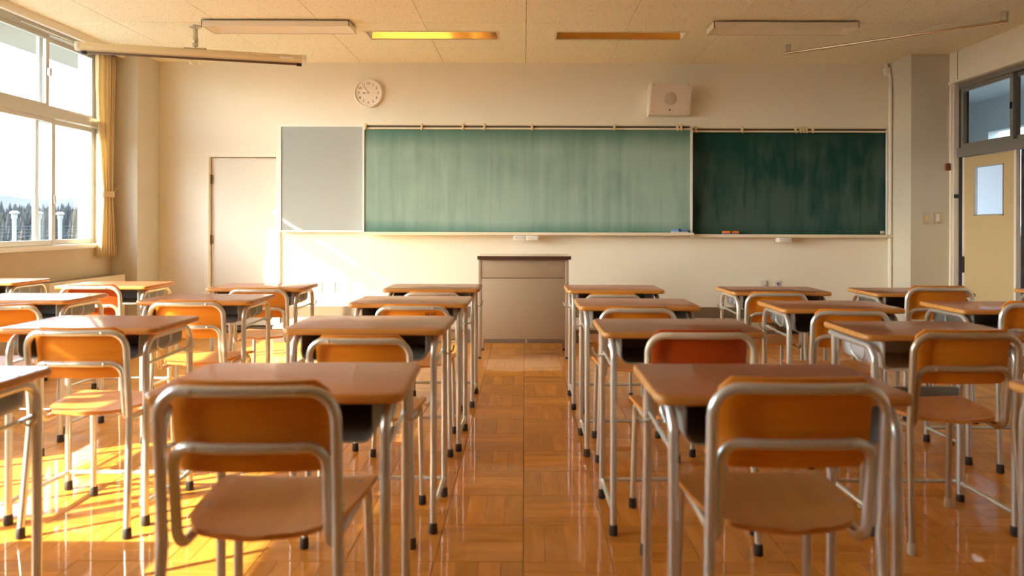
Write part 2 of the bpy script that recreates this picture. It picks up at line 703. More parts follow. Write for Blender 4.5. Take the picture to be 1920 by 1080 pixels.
def tile_mesh(kind, seed):
    rnd = random.Random(seed)
    mb = MB()
    shades = []
    c = 0.0010
    for i in range(4):
        ge, gs = 0.0011, 0.0003
        x0, x1 = -T / 2 + ge, T / 2 - ge
        y0 = -T / 2 + i * T / 4 + (ge if i == 0 else gs)
        y1 = -T / 2 + (i + 1) * T / 4 - (ge if i == 3 else gs)
        z0 = -0.010
        dz = -rnd.random() * 0.0004
        vs = [(x0, y0, z0), (x1, y0, z0), (x1, y1, z0), (x0, y1, z0),
              (x0, y0, dz - c), (x1, y0, dz - c), (x1, y1, dz - c), (x0, y1, dz - c),
              (x0 + c, y0 + c, dz), (x1 - c, y0 + c, dz), (x1 - c, y1 - c, dz), (x0 + c, y1 - c, dz)]
        fs = [(0, 1, 5, 4), (1, 2, 6, 5), (2, 3, 7, 6), (3, 0, 4, 7), (4, 5, 9, 8), (5, 6, 10, 9), (6, 7, 11, 10), (7, 4, 8, 11), (8, 9, 10, 11)]
        mb.add(vs, fs)
        shades += [rnd.random()] * 12
    return mb, shades


def set_shade(me, shades):
    a = me.attributes.new('shade', 'FLOAT', 'POINT')
    a.data.foreach_set('value', shades)


floor = MB().use('subfloor').box(XL - 0.2, XR + 0.2, YB - 0.1, YF + 0.1, -0.15, -0.0102).build('floor', parent=None)
tag(floor, 'glossy orange-brown parquet floor of square wood tiles', kind='structure')
tile_vars = []
for s in range(6):
    mb, sh = tile_mesh(0, 100 + s)
    me = mb.mesh('parquet_tile', 'parquet', smooth=False)
    set_shade(me, sh)
    tile_vars.append(me)

tiles = []
ix0, ix1 = -14, 14
iy0, iy1 = int(math.floor((YB - Y0) / T)), int(math.ceil((YF - Y0) / T))
for ix in range(ix0, ix1):
    for iy in range(iy0, iy1):
        cx, cy = (ix + 0.5) * T, Y0 + (iy + 0.5) * T
        if cx < XL - 0.1 or cx > XR + 0.1 or cy > YF or cy < YB:
            continue
        d = cy
        inview = d > 2.2 and -983 / F_PX * (d + 0.15) - 0.15 < cx < 937 / F_PX * (d + 0.15) + 0.15
        tiles.append((0 if inview else 1, d if inview else 99, cx, cy, (ix + iy + 1) % 2))
tiles.sort(key=lambda t: (t[0], t[1]))
rt = random.Random(5)
rest_v, rest_f, rest_s = [], [], []
for k, (iv, d, cx, cy, par) in enumerate(tiles):
    rz = (PI / 2 if par else 0) + (PI if rt.random() < 0.5 else 0)
    tilt = Matrix.Rotation(rt.gauss(0, 0.0012), 4, 'X') @ Matrix.Rotation(rt.gauss(0, 0.0012), 4, 'Y')
    M = Matrix.Translation((cx, cy, -0.0006)) @ tilt @ Matrix.Rotation(rz, 4, 'Z')
    me = tile_vars[rt.randrange(6)]
    if k < 300 and iv == 0:
        o = link('parquet_tile', me, floor)
        o.matrix_local = M
    else:
        base = len(rest_v)
        rest_v += [(M @ v.co)[:] for v in me.vertices]
        rest_f += [tuple(base + i for i in p.vertices) for p in me.polygons]
        rest_s += [a.value for a in me.attributes['shade'].data]
me = bpy.data.meshes.new('parquet_remainder')
me.from_pydata(rest_v, [], rest_f)
me.materials.append(MATS['parquet'])
set_shade(me, rest_s)
o = link('parquet_remainder', me, floor)
o['kind'] = 'stuff'

# ------------------------------------------------------------------ ceiling
ceiling = MB().use('ceiling_slab').box(XL - 0.2, XR + 0.2, YB - 0.1, YF + 0.1, 2.95, 3.2).build('ceiling')
tag(ceiling, 'cream acoustic board ceiling with small worm-hole flecks', kind='structure')
PX, PY, PYO = 0.866, 0.88, 7.04
REC = [(-1.41, -0.235, 6.43, 6.71), (0.277, 1.44, 6.43, 6.71)]      # recessed light openings


def rect_minus(r, holes):
    out = [r]
    for h in holes:
        nxt = []
        for (a, b, c, d) in out:
            x0, x1, y0, y1 = max(a, h[0]), min(b, h[1]), max(c, h[2]), min(d, h[3])
            if x0 >= x1 or y0 >= y1:
                nxt.append((a, b, c, d))
                continue
            if c < y0:
                nxt.append((a, b, c, y0))
            if y1 < d:
                nxt.append((a, b, y1, d))
            if a < x0:
                nxt.append((a, x0, y0, y1))
            if x1 < b:
                nxt.append((x1, b, y0, y1))
        out = nxt
    return out


gap = 0.0022
for ix in range(-5, 6):
    for iy in range(-11, 2):
        a, b = 0.012 + ix * PX + gap, 0.012 + (ix + 1) * PX - gap
        c, d = PYO + (iy - 1) * PY + gap, PYO + iy * PY - gap
        a, b = max(a, XL - 0.02), min(b, XR + 0.02)
        c, d = max(c, YB), min(d, YF + 0.01)
        if b - a < 0.02 or d - c < 0.02:
            continue
        mb = MB()
        for (p, q, s, t) in rect_minus((a, b, c, d), REC):
            mb.box(p, q, s, t, ZC, ZC + 0.012)
        mb.build('ceiling_panel', 'ceiling_board', ceiling, smooth=False)

# ------------------------------------------------------------------ walls
DX0, DX1, DZ = -3.33, -2.60, 1.845     # store-room door opening in the front wall
mb = MB()
mb.box(-4.6, DX0, YF, YF + 0.2, -0.15, 3.2)
mb.box(DX0, DX1, YF, YF + 0.2, DZ, 3.2)
mb.box(DX1, 4.6, YF, YF + 0.2, -0.15, 3.2)
mb.box(DX0, DX1, YF + 0.15, YF + 0.2, -0.15, DZ)
tag(mb.build('wall_front', 'wall', smooth=False), 'cream plaster front wall behind the chalkboard', kind='structure')
tag(MB().box(-4.4, 4.6, YB - 0.2, YB, -0.15, 3.2).build('wall_back', 'back_wall_dark', smooth=False), 'unseen back wall of classroom, coloured dark', kind='structure')
mb = MB()
PB0, PB1 = 2.62, 3.32       # pillar between the two window banks
mb.box(WIN_OUT, XL, YB - 0.2, YF, -0.15, 0.90)
mb.box(WIN_OUT, XL, YB - 0.2, YF, 2.80, 3.2)
mb.box(WIN_OUT, XL, PB0, PB1, 0.90, 2.80)
mb.box(WIN_OUT, XL, YB - 0.2, 0.35, 0.90, 2.80)  # unseen stretch walled up to cut light from behind the camera
mb.box(WIN_OUT, XL, 7.10, YF, 0.90, 2.80)  # wall extended behind the curtain to keep sun off the pillar
tag(mb.build('wall_left', 'dado', smooth=False), 'tan wall below the classroom windows', kind='structure')
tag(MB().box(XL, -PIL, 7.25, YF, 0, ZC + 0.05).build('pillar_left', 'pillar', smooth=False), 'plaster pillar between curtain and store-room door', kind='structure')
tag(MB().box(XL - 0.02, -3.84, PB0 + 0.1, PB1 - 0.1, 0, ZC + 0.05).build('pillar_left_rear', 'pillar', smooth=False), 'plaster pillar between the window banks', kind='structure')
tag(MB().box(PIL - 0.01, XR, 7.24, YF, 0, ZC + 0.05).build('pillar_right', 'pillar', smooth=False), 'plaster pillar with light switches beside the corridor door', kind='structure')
# corridor wall: solid behind the camera side, opening for doors and transoms
mb = MB()
mb.box(XR, XR + 0.18, YB - 0.2, 4.70, -0.15, 3.2)
mb.box(XR, XR + 0.18, 4.70, YF, 2.545, 3.2)
mb.box(XR, XR + 0.18, 7.215, YF, -0.15, 2.545)
tag(mb.build('wall_right', 'wall', smooth=False), 'cream wall band above the corridor doors', kind='structure')
tag(MB().box(DX1 + 0.04, 3.83, YF - 0.012, YF, 0, 0.264).build('baseboard_front', 'baseboard', smooth=False), 'dark brown baseboard under the chalkboard wall', kind='structure')
tag(MB().box(-PIL, DX0 - 0.05, YF - 0.012, YF, 0, 0.10).build('baseboard_corner', 'baseboard', smooth=False), 'short dark baseboard left of store-room door', kind='structure')
# trim under the ceiling along the window wall (curtain box) and bead over the corridor wall
mb = MB()
mb.box(-3.985, -3.955, YB, 7.25, 2.765, ZC)
mb.box(XL, -3.985, YB, 7.25, 2.80, ZC)
tag(mb.build('trim_1', 'white_paint', smooth=False), 'long curtain box trim along the window wall ceiling', kind='structure')
mb = MB()
mb.box(XR - 0.012, XR + 0.1, 4.70, 7.24, 2.525, 2.548)
tag(mb.build('trim_2', 'wall', smooth=False), 'lip under the wall band over the corridor doors', kind='structure')
tag(MB().box(XR - 0.004, XR, 7.10, 7.105, 2.55, ZC).build('trim_3', 'baseboard', smooth=False), 'thin joint in the wall band over the corridor door', kind='structure')

# ------------------------------------------------------------------ windows (left)


def sash(parent, y0, y1, z0, z1, x, w=0.045, t=0.03):
    s = MB()
    s.rbox(x - t / 2, x + t / 2, y0, y0 + w, z0, z1, r=0.003, seg=1)
    s.rbox(x - t / 2, x + t / 2, y1 - w, y1, z0, z1, r=0.003, seg=1)
    s.rbox(x - t / 2, x + t / 2, y0 + w, y1 - w, z0, z0 + w, r=0.003, seg=1)
    s.rbox(x - t / 2, x + t / 2, y0 + w, y1 - w, z1 - w, z1, r=0.003, seg=1)
    f = s.build('sash', 'alu', parent)
    MB().box(x - 0.002, x + 0.002, y0 + w - 0.005, y1 - w + 0.005, z0 + w - 0.005, z1 - w + 0.005).build('pane', 'glass', f, smooth=False)
    return f


def window_bank(name, y0, y1, splits, label):
    root = empty(name, (0, 0, 0))
    tag(root, label, kind='structure')
    zb, zt0, zt1, zh = 0.94, 2.045, 2.125, 2.80
    xi, xo = XL + 0.015, XL - 0.11
    box_part('frame_head', 'alu', root, xo, xi, y0, y1, zh - 0.045, zh)
    box_part('transom', 'alu', root, xo, xi, y0, y1, zt0, zt1)
    box_part('sill', 'alu_white', root, XL - 0.22, XL + 0.014, y0, y1, 0.895, zb, r=0.006)
    box_part('jamb', 'alu', root, xo, xi, y0, y0 + 0.03, zb, zh - 0.045)
    box_part('jamb', 'alu', root, xo, xi, y1 - 0.03, y1, zb, zh - 0.045)
    edges = [y0 + 0.03] + splits + [y1 - 0.03]
    n = len(edges) - 1
    for i in range(n):
        a, b = edges[i], edges[i + 1]
        inner = (i % 2 == (n - 2) % 2)
        x = XL - 0.025 if inner else XL - 0.075
        # lower pair overlaps widely, upper pair meets at one stile
        a2 = a - (0.075 if i else 0)
        b2 = b + (0.115 if i < n - 1 else 0)
        sash(root, a2, b2, zb, zt0 + 0.005, x, w=0.045)
        a3 = a - (0.025 if i else 0)
        b3 = b + (0.03 if i < n - 1 else 0)
        f = sash(root, a3, b3, zt1 - 0.005, zh - 0.04, x, w=0.042)
        if i == n - 2:
            MB().rbox(x + 0.015, x + 0.045, b3 - 0.035, b3 - 0.01, 2.40, 2.47, r=0.004).build('latch', 'alu', f)
            MB().rbox(x + 0.015, x + 0.03, b2 - 0.035, b2 - 0.01, 1.30, 1.38, r=0.004).build('latch', 'alu', root)
    return root


window_bank('window_1', PB1, 7.10, [4.32, 5.30, 6.29], 'aluminium sliding window beside the tied curtain')
window_bank('window_2', 0.35, PB0, [1.48], 'aluminium sliding window bank towards the back')

# exterior of the building: fin, eave
mb = MB()
mb.box(-5.50, WIN_OUT, YB - 1.0, 9.5, 3.025, 3.22)
tag(mb.build('eave', 'soffit', smooth=False), 'concrete eave over the classroom windows', kind='structure')
mb = MB()
mb.box(WIN_OUT - 0.02, WIN_OUT, 7.10, 9.5, -4, 3.025)
tag(mb.build('wall_exterior', 'exterior_white', smooth=False), 'white outer wall beyond the window', kind='structure')
tag(MB().box(WIN_OUT, -4.215, 7.088, 7.10, 0.94, 2.80).build('window_reveal', 'exterior_white', smooth=False), 'sunlit white reveal at the window edge', kind='structure')

# ------------------------------------------------------------------ store-room door (front wall)
door = empty('door_1', (0, 0, 0))
tag(door, 'cream flush store-room door left of the grey board', kind='structure')
fr = MB()
fr.rbox(DX0 - 0.035, DX0 + 0.012, YF - 0.02, YF + 0.12, 0, DZ + 0.035, r=0.003, seg=1)
fr.rbox(DX1 - 0.012, DX1 + 0.035, YF - 0.02, YF + 0.12, 0, DZ + 0.035, r=0.003, seg=1)
fr.rbox(DX0 + 0.012, DX1 - 0.012, YF - 0.02, YF + 0.12, DZ - 0.012, DZ + 0.035, r=0.003, seg=1)
fr.build('door_frame', 'wall', door)
MB().rbox(DX0 + 0.02, DX1 - 0.018, YF + 0.035, YF + 0.075, 0.055, DZ - 0.017, r=0.002, seg=1).build('door_leaf', 'door_paint', door)
box_part('threshold', 'baseboard', door, DX0 + 0.012, DX1 - 0.012, YF + 0.03, YF + 0.12, 0, 0.04)
for z in (1.60, 0.96, 0.28):
    h = MB()
    h.tube([(DX0 + 0.016, YF + 0.027, z - 0.05), (DX0 + 0.016, YF + 0.027, z + 0.05)], 0.008, seg=8)
    h.box(DX0 + 0.016, DX0 + 0.045, YF + 0.032, YF + 0.0352, z - 0.045, z + 0.045)
    h.build('hinge', 'hinge', door)

# ------------------------------------------------------------------ corridor doors and transoms (right wall)
XD = XR + 0.09
cd = empty('door_2', (0, 0, 0))
tag(cd, 'tan sliding corridor door with small frosted window', kind='structure')
YD1, YD0 = 7.17, 6.385
box_part('jamb', 'alu_white', cd, XR + 0.02, XR + 0.17, 7.20, 7.213, 0, 2.545)
box_part('gap_strip', 'frame_dark', cd, XD - 0.02, XD + 0.06, 7.17, 7.199, 0, 2.47)
leaf = MB()
WY0, WY1, WZ0, WZ1 = 6.555, 6.985, 1.225, 1.695
leaf.box(XD, XD + 0.035, YD0 + 0.03, WY0, 0.02, 1.795)
leaf.box(XD, XD + 0.035, WY1, YD1 - 0.03, 0.02, 1.795)
leaf.box(XD, XD + 0.035, WY0, WY1, 0.02, WZ0)
leaf.box(XD, XD + 0.035, WY0, WY1, WZ1, 1.795)
lf = leaf.build('door_leaf', 'tan_door', cd, smooth=False)
box_part('edge_strip', 'alu_white', lf, XD - 0.003, XD + 0.038, YD0, YD0 + 0.03, 0.02, 1.797)
box_part('edge_strip', 'alu_white', lf, XD - 0.003, XD + 0.038, YD1 - 0.03, YD1, 0.02, 1.797)
wf = MB()
wf.box(XD - 0.004, XD + 0.03, WY1 - 0.02, WY1, WZ0, WZ1)
wf.box(XD - 0.004, XD + 0.03, WY0, WY0 + 0.012, WZ0, WZ1)
wf.box(XD - 0.004, XD + 0.03, WY0, WY1, WZ0, WZ0 + 0.012)
wf.box(XD - 0.004, XD + 0.03, WY0, WY1, WZ1 - 0.012, WZ1)
wf.build('window_frame', 'alu', lf, smooth=False)
MB().box(XD + 0.018, XD + 0.022, WY0 + 0.01, WY1 - 0.018, WZ0 + 0.01, WZ1 - 0.01).build('pane', 'frosted', lf, smooth=False)
MB().rbox(XD - 0.012, XD + 0.004, 7.135, 7.168, 0.67, 0.83, r=0.003).build('finger_pull', 'frame_dark', lf)
MB().rbox(XR + 0.02, XR + 0.05, 7.165, 7.20, 1.40, 1.44, r=0.006).build('door_stop', 'frame_dark', cd)
# second leaf on the outer track
leaf2 = MB()
leaf2.box(XD + 0.05, XD + 0.085, 5.55, 6.30, 0.02, 1.20)
leaf2.box(XD + 0.05, XD + 0.085, 5.55, 6.30, 1.68, 1.795)
leaf2.box(XD + 0.05, XD + 0.085, 5.55, 5.75, 1.20, 1.68)
leaf2.box(XD + 0.05, XD + 0.085, 6.20, 6.30, 1.20, 1.68)
l2 = leaf2.build('door_leaf', 'tan_door', cd, smooth=False)
MB().box(XD + 0.065, XD + 0.069, 5.74, 6.21, 1.19, 1.69).build('pane', 'frosted', l2, smooth=False)
box_part('edge_strip', 'alu_white', l2, XD + 0.048, XD + 0.088, 6.30, 6.33, 0.02, 1.797)
box_part('gap_strip', 'frame_dark', cd, XD + 0.04, XD + 0.048, 6.31, 6.385, 0.0, 1.797)
box_part('mullion', 'frame_grey', cd, XR + 0.02, XR + 0.17, 4.72, 5.55, 0, 1.80)
box_part('rail', 'frame_grey', cd, XR + 0.04, XR + 0.17, 4.72, 7.178, 1.80, 1.885)
tw = empty('window_3', (0, 0, 0))
tag(tw, 'grey framed transom window above the corridor door', kind='structure')
box_part('frame_head', 'frame_grey', tw, XR + 0.05, XR + 0.17, 4.72, 7.178, 2.475, 2.545)
for (a, b, x) in ((6.40, 7.165, XR + 0.085), (5.60, 6.45, XR + 0.125), (4.76, 5.64, XR + 0.085)):
    s = MB()
    w, t = 0.042, 0.032
    s.box(x - t / 2, x + t / 2, a, a + w, 1.885, 2.478)
    s.box(x - t / 2, x + t / 2, b - w, b, 1.885, 2.478)
    s.box(x - t / 2, x + t / 2, a + w, b - w, 1.885, 1.885 + w)
    s.box(x - t / 2, x + t / 2, a + w, b - w, 2.478 - w, 2.478)
    f = s.build('sash', 'frame_grey', tw, smooth=False)
    MB().box(x - 0.002, x + 0.002, a + w - 0.004, b - w + 0.004, 1.92, 2.445).build('pane', 'glass', f, smooth=False)
MB().rbox(XR + 0.055, XR + 0.072, 6.41, 6.43, 2.16, 2.22, r=0.004).build('latch', 'frame_dark', tw)

# corridor beyond
CX = 6.6
mb = MB()
mb.box(CX, CX + 0.15, YB, 14, -0.15, 1.0)
mb.box(CX, CX + 0.15, YB, 14, 2.46, 3.2)
mb.box(CX, CX + 0.15, 10.4, 14, 1.0, 2.46)
mb.box(CX, CX + 0.15, YB, 7.2, 1.0, 2.46)  # window opening closed here, out of view, to dim the corridor light
tag(mb.build('wall_corridor', 'corridor_wall', smooth=False), 'grey outer wall of the corridor', kind='structure')
tag(MB().box(4.2, CX + 0.15, 14, 14.2, -0.15, 3.2).build('wall_corridor_end', 'corridor_wall', smooth=False), 'grey end wall of the corridor', kind='structure')
tag(MB().box(4.2, CX + 0.15, YB - 0.2, YB, -0.15, 3.2).build('wall_corridor_rear', 'corridor_wall', smooth=False), 'grey rear wall of the corridor', kind='structure')
tag(MB().box(4.39, 4.6, YF + 0.2, 14, -0.15, 3.2).build('wall_corridor_side', 'corridor_wall', smooth=False), 'grey side wall of the corridor', kind='structure')
tag(MB().box(XR + 0.18, CX, YB, 14, -0.15, 0).build('floor_corridor', 'corridor_floor', smooth=False), 'brown corridor floor', kind='structure')
tag(MB().box(XR + 0.18, CX, YB, 14, 2.92, 3.2).build('ceiling_corridor', 'corridor_wall', smooth=False), 'grey corridor ceiling', kind='structure')
lamp = empty('corridor_lamp', (5.45, 8.3, 2.92))
tag(lamp, 'lit strip lamp on the corridor ceiling seen through the transom', 'ceiling lamp')
MB().rbox(-0.06, 0.06, -0.6, 0.6, -0.05, 0.0, r=0.005).build('housing', 'fixture', lamp)
MB().tube([(0, -0.56, -0.07), (0, 0.56, -0.07)], 0.018).build('tube', 'tube_light', lamp)

# ------------------------------------------------------------------ teaching platform
pl = empty('teaching_platform', (0, 6.97, 0))
tag(pl, 'low brown teaching platform behind the lectern along the chalkboard wall', 'platform')
for i, (a, b) in enumerate(((-2.40, 0.02), (0.024, 2.40))):
    MB().rbox(a, b, -0.012, 0.71, 0.128, 0.153, r=0.004).build('platform_top', 'platform_top', pl)
    MB().box(a + 0.005, b - 0.003, 0.0, 0.02, 0, 0.128).build('front_panel', 'platform_front', pl, smooth=False)
for x in (-2.40, 2.385):
    MB().box(x, x + 0.015, 0.02, 0.71, 0, 0.128).build('end_panel', 'platform_front', pl, smooth=False)
MB().box(0.017, 0.027, -0.004, 0.0, 0, 0.128).build('joint_strip', 'platform_top', pl, smooth=False)

# ------------------------------------------------------------------ lectern
le = empty('lectern', (0.0, 6.14, 0))
tag(le, 'brown steel lectern with dark top at the end of the aisle', 'lectern')
lx0, lx1, ly1, lz = -0.386, 0.374, 0.44, 0.835
top = MB()
top.use('lectern_top')
pts0 = [(x + (lx0 + lx1) / 2 + 0.006, y + 0.205, z) for (x, y, z) in rrect(0.785, 0.49, 0.012, 0.837)]
pts1 = [(x, y, 0.866) for (x, y, z) in pts0]
top.stack([pts0, pts1])
top.build('top', None, le)
for (x, y) in ((lx0, 0), (lx1 - 0.028, 0), (lx0, ly1 - 0.028), (lx1 - 0.028, ly1 - 0.028)):
    p = MB().rbox(x, x + 0.028, y, y + 0.028, 0.018, lz + 0.002, r=0.003).build('post', 'lectern_post', le)
    MB().rbox(x + 0.002, x + 0.026, y + 0.002, y + 0.026, 0, 0.018, r=0.002).build('foot', 'rubber', p)
box_part('upper_panel', 'lectern_body', le, lx0 + 0.029, lx1 - 0.029, 0.004, 0.016, 0.682, lz, r=0.003)
box_part('lower_panel', 'lectern_body', le, lx0 + 0.029, lx1 - 0.029, 0.002, 0.014, 0.168, 0.677, r=0.003)
for x in (lx0 + 0.006, lx1 - 0.018):
    box_part('side_panel', 'lectern_body', le, x, x + 0.012, 0.03, ly1 - 0.03, 0.168, lz, r=0.002)
box_part('shelf', 'lectern_body', le, lx0 + 0.02, lx1 - 0.02, 0.02, ly1 - 0.03, 0.66, 0.676)
box_part('bottom_shelf', 'lectern_body', le, lx0 + 0.02, lx1 - 0.02, 0.02, ly1 - 0.03, 0.18, 0.196)

# ------------------------------------------------------------------ boards on the front wall
BY = 7.575         # main chalkboard stands proud
SY = 7.655         # side chalkboard sits close to the wall


def clips(parent, xs, z, BY=BY):
    for x in xs:
        c = MB()
        c.rbox(x - 0.012, x + 0.012, BY - 0.032, BY - 0.012, z - 0.028, z + 0.03, r=0.003)
        c.rbox(x - 0.007, x + 0.007, BY - 0.044, BY - 0.030, z - 0.040, z - 0.006, r=0.003)
        c.build('paper_clip', 'clip', parent)


def px(x, d=7.575):
    return (x - 983) * d / F_PX


def top_rail(parent, x0, x1, z, BY=BY):
    r = MB()
    r.use('rail_cream')
    r.box(x0, x1, BY - 0.022, YF, z + 0.012, z + 0.026)
    r.box(x0, x1, BY - 0.022, YF, z - 0.026, z - 0.010)
    r.build('map_rail', None, parent, smooth=False)
    MB().box(x0 + 0.01, x1 - 0.01, BY - 0.008, YF - 0.02, z - 0.010, z + 0.012).build('rail_slot', 'rail_slot', parent, smooth=False)


mbd = empty('main_chalkboard', (0.033, BY, 1.60))
tag(mbd, 'wide central green chalkboard hazy with wiped chalk', 'chalkboard')


def world_child(o, parent):
    o.parent = parent
    o.matrix_parent_inverse = Matrix.Translation(-Vector(parent.location))
    return o


mx0, mx1, mz0, mz1 = px(683), px(1294), 1.046, 2.118
s = MB().box(mx0 - 0.033, mx1 - 0.033, 0, 0.02, mz0 - 1.60, mz1 - 1.60).build('writing_surface', 'chalk_main', mbd, smooth=False)
fr = MB()
fr.box(mx0 - 0.018, mx0, BY - 0.012, YF, mz0 - 0.02, mz1 + 0.04)
world_child(fr.build('side_frame', 'alu_white', None, smooth=False), mbd)
fr = MB()
fr.box(mx1, mx1 + 0.022, BY - 0.014, YF, mz0 - 0.02, mz1 + 0.04)
world_child(fr.build('side_frame', 'alu_white', None, smooth=False), mbd)
g = empty('tmp')
top_rail(g, mx0, mx1, mz1 + 0.022)
clips(g, [px(v) for v in (686, 791, 868, 908, 997, 1151, 1269, 1276)], mz1 + 0.024)
tr = MB()
tr.rbox(mx0 - 0.02, mx1 + 0.022, BY - 0.075, YF, mz0 - 0.026, mz0 - 0.004, r=0.003, seg=1)
tr.rbox(mx0 - 0.02, mx1 + 0.022, BY - 0.082, BY - 0.074, mz0 - 0.026, mz0 + 0.004, r=0.002, seg=1)
tr.build('chalk_tray', 'rail_cream', g)
MB().box(mx0, mx1, BY + 0.02, YF, mz0, mz1 - 0.01).build('backing', 'rail_slot', g, smooth=False)
for c in children(g):
    world_child(c, mbd)

sbd = empty('side_chalkboard', (2.78, SY, 1.58))
tag(sbd, 'narrower dark green chalkboard nearest the corridor door', 'chalkboard')
sx0, sx1, sz0, sz1 = mx1 + 0.024, 3.79, 1.030, 2.105
MB().box(sx0 - 2.78, sx1 - 2.78, 0.012, 0.03, sz0 - 1.58, sz1 - 1.58).build('writing_surface', 'chalk_side', sbd, smooth=False)
fr = MB()
fr.box(sx1, sx1 + 0.02, SY - 0.01, YF, sz0 - 0.02, sz1 + 0.045)
fr.build('side_frame', 'alu_white', g, smooth=False)
top_rail(g, sx0, sx1, sz1 + 0.022, SY)
clips(g, [px(v, SY) for v in (1303, 1390, 1490, 1499, 1504, 1510, 1522)], sz1 + 0.024, SY)
tr = MB()
tr.rbox(sx0, sx1 + 0.04, SY - 0.075, YF, sz0 - 0.028, sz0 - 0.004, r=0.003, seg=1)
tr.rbox(sx0, sx1 + 0.04, SY - 0.082, SY - 0.074, sz0 - 0.028, sz0 + 0.004, r=0.002, seg=1)
tr.build('chalk_tray', 'rail_cream', g)
MB().box(sx0, sx1, SY + 0.03, YF, sz0, sz1).build('backing', 'rail_slot', g, smooth=False)
MB().rbox(sx1 - 0.055, sx1 - 0.01, SY + 0.006, SY + 0.013, sz0 + 0.012, sz0 + 0.042, r=0.002, seg=1).build('maker_plate', 'plate_metal', g)
for c in children(g):
    if c.parent == g:
        world_child(c, sbd)

BB = 7.63
bb = empty('bulletin_board', (-2.14, BB, 1.6))
tag(bb, 'pale grey bulletin board left of the chalkboard', 'bulletin board')
bx0, bx1, bz0, bz1 = px(527, BB), mx0 - 0.02, 1.065, 2.145
MB().box(bx0, bx1, BB, YF, bz0, bz1).build('panel', 'bulletin', g, smooth=False)
fr = MB()
fr.box(bx0 - 0.016, bx0, BB - 0.01, YF, bz0 - 0.016, bz1 + 0.016)
fr.box(bx0, bx1, BB - 0.01, YF, bz1, bz1 + 0.016)
fr.box(bx0, bx1, BB - 0.015, YF, bz0 - 0.02, bz0)
fr.build('frame', 'alu_white', g, smooth=False)
for c in children(g):
    if c.parent == g:
        world_child(c, bb)
bpy.data.objects.remove(g)


def eraser(name, x, z, body, base, label, w=0.172, y=BY):
    r = empty(name, (x, y - 0.042, z))
    tag(r, label, 'eraser', 'chalkboard erasers on the trays')
    MB().rbox(-w / 2, w / 2, -0.026, 0.026, 0.0, 0.018, r=0.004).build('felt', base, r)
    MB().rbox(-w / 2 + 0.002, w / 2 - 0.002, -0.024, 0.024, 0.018, 0.042, r=0.006).build('cover', body, r)
    MB().rbox(-0.008, 0.008, -0.028, 0.027, 0.014, 0.048, r=0.003).build('strap', 'strap', r)
    return r


eraser('chalkboard_eraser', px(1274, BY - 0.04), mz0 - 0.0035, 'eraser_blue', 'eraser_base', 'blue chalkboard eraser with dark strap on the main board tray')
eraser('chalkboard_eraser', px(1369.5, SY - 0.04), sz0 - 0.0035, 'eraser_orange', 'eraser_purple', 'orange chalkboard eraser with dark strap on the dark board tray', y=SY)


def chalk_box(x, z, label, w=0.125, y=BY):
    r = empty('chalk_drawer', (x, y - 0.05, z))
    tag(r, label, 'chalk drawer', 'chalk drawers under the trays')
    o = MB()
    h, d = 0.050, 0.10
    o.box(-w / 2, w / 2, -0.015, 0.085, -h, -h + 0.004)
    o.box(-w / 2, -w / 2 + 0.006, -0.015, 0.085, -h, 0)
    o.box(w / 2 - 0.006, w / 2, -0.015, 0.085, -h, 0)
    o.box(-w / 2, w / 2, 0.079, 0.085, -h, 0)
    o.build('box', 'clear_box', r, smooth=False)
    MB().rbox(-w / 2, w / 2, -0.024, -0.015, -h - 0.002, -0.002, r=0.004).build('front', 'clear_box', r)
    MB().rbox(-w / 2 + 0.012, w / 2 - 0.012, -0.0255, -0.0235, -h + 0.010, -0.014, r=0.001, seg=1).build('front_inset', 'socket_plate', r)
    return r


chalk_box(px(974.5, BY - 0.07), mz0 - 0.027, 'clear plastic chalk drawer under main tray, nearer the window')
chalk_box(px(998, BY - 0.07), mz0 - 0.027, 'clear plastic chalk drawer under main tray, nearer the corridor')
chalk_box(px(1470, SY - 0.07), sz0 - 0.029, 'clear plastic chalk drawer under the dark chalkboard', w=0.135, y=SY - 0.035)
MB_hook = MB().tube([(px(1495, SY), SY - 0.06, sz0 - 0.032), (px(1504, SY), SY - 0.06, sz0 - 0.04), (px(1507, SY), SY - 0.06, sz0 - 0.032)], 0.004)
tag(MB_hook.build('tray_hook', 'plate_metal'), 'small metal hook under the dark chalkboard tray', 'hook')

# ------------------------------------------------------------------ clock
ck = empty('wall_clock', (px(691, YF), YF, 1.135 + (420 - 176) * YF / F_PX))
tag(ck, 'round white wall clock with dark numerals reading about five to nine', 'clock')
R = 0.152
MB().lathe([(R - 0.006, 0.0), (R, 0.006), (R, 0.030), (R - 0.004, 0.037), (R - 0.012, 0.040), (R - 0.018, 0.036), (R - 0.021, 0.026)], axis='y', seg=64).build('case', 'clock_white', ck)
face = MB().lathe([(R - 0.019, 0.024), (R - 0.021, 0.0265)], axis='y', seg=64).build('dial', 'clock_face', ck)


def text_mesh(s, size):
    cu = bpy.data.curves.new('t', 'FONT')
    cu.body = s
    cu.size = size
    cu.align_x = 'CENTER'
    cu.align_y = 'CENTER'
    cu.extrude = 0.0006
    cu.resolution_u = 3
    ob = bpy.data.objects.new('t', cu)
    COL.objects.link(ob)
    bpy.context.view_layer.update()
    me = bpy.data.meshes.new_from_object(ob.evaluated_get(bpy.context.evaluated_depsgraph_get()))
    bpy.data.objects.remove(ob)
    bpy.data.curves.remove(cu)
    return me


for k in range(1, 13):
    me = text_mesh(str(k), 0.038)
    me.materials.clear()
    me.materials.append(MATS['clock_ink'])
    o = link('numeral', me, ck)
    a = PI / 2 - k * PI / 6
    o.location = (0.100 * math.cos(a), -0.0275, 0.100 * math.sin(a))
    o.rotation_euler = (PI / 2, 0, 0)


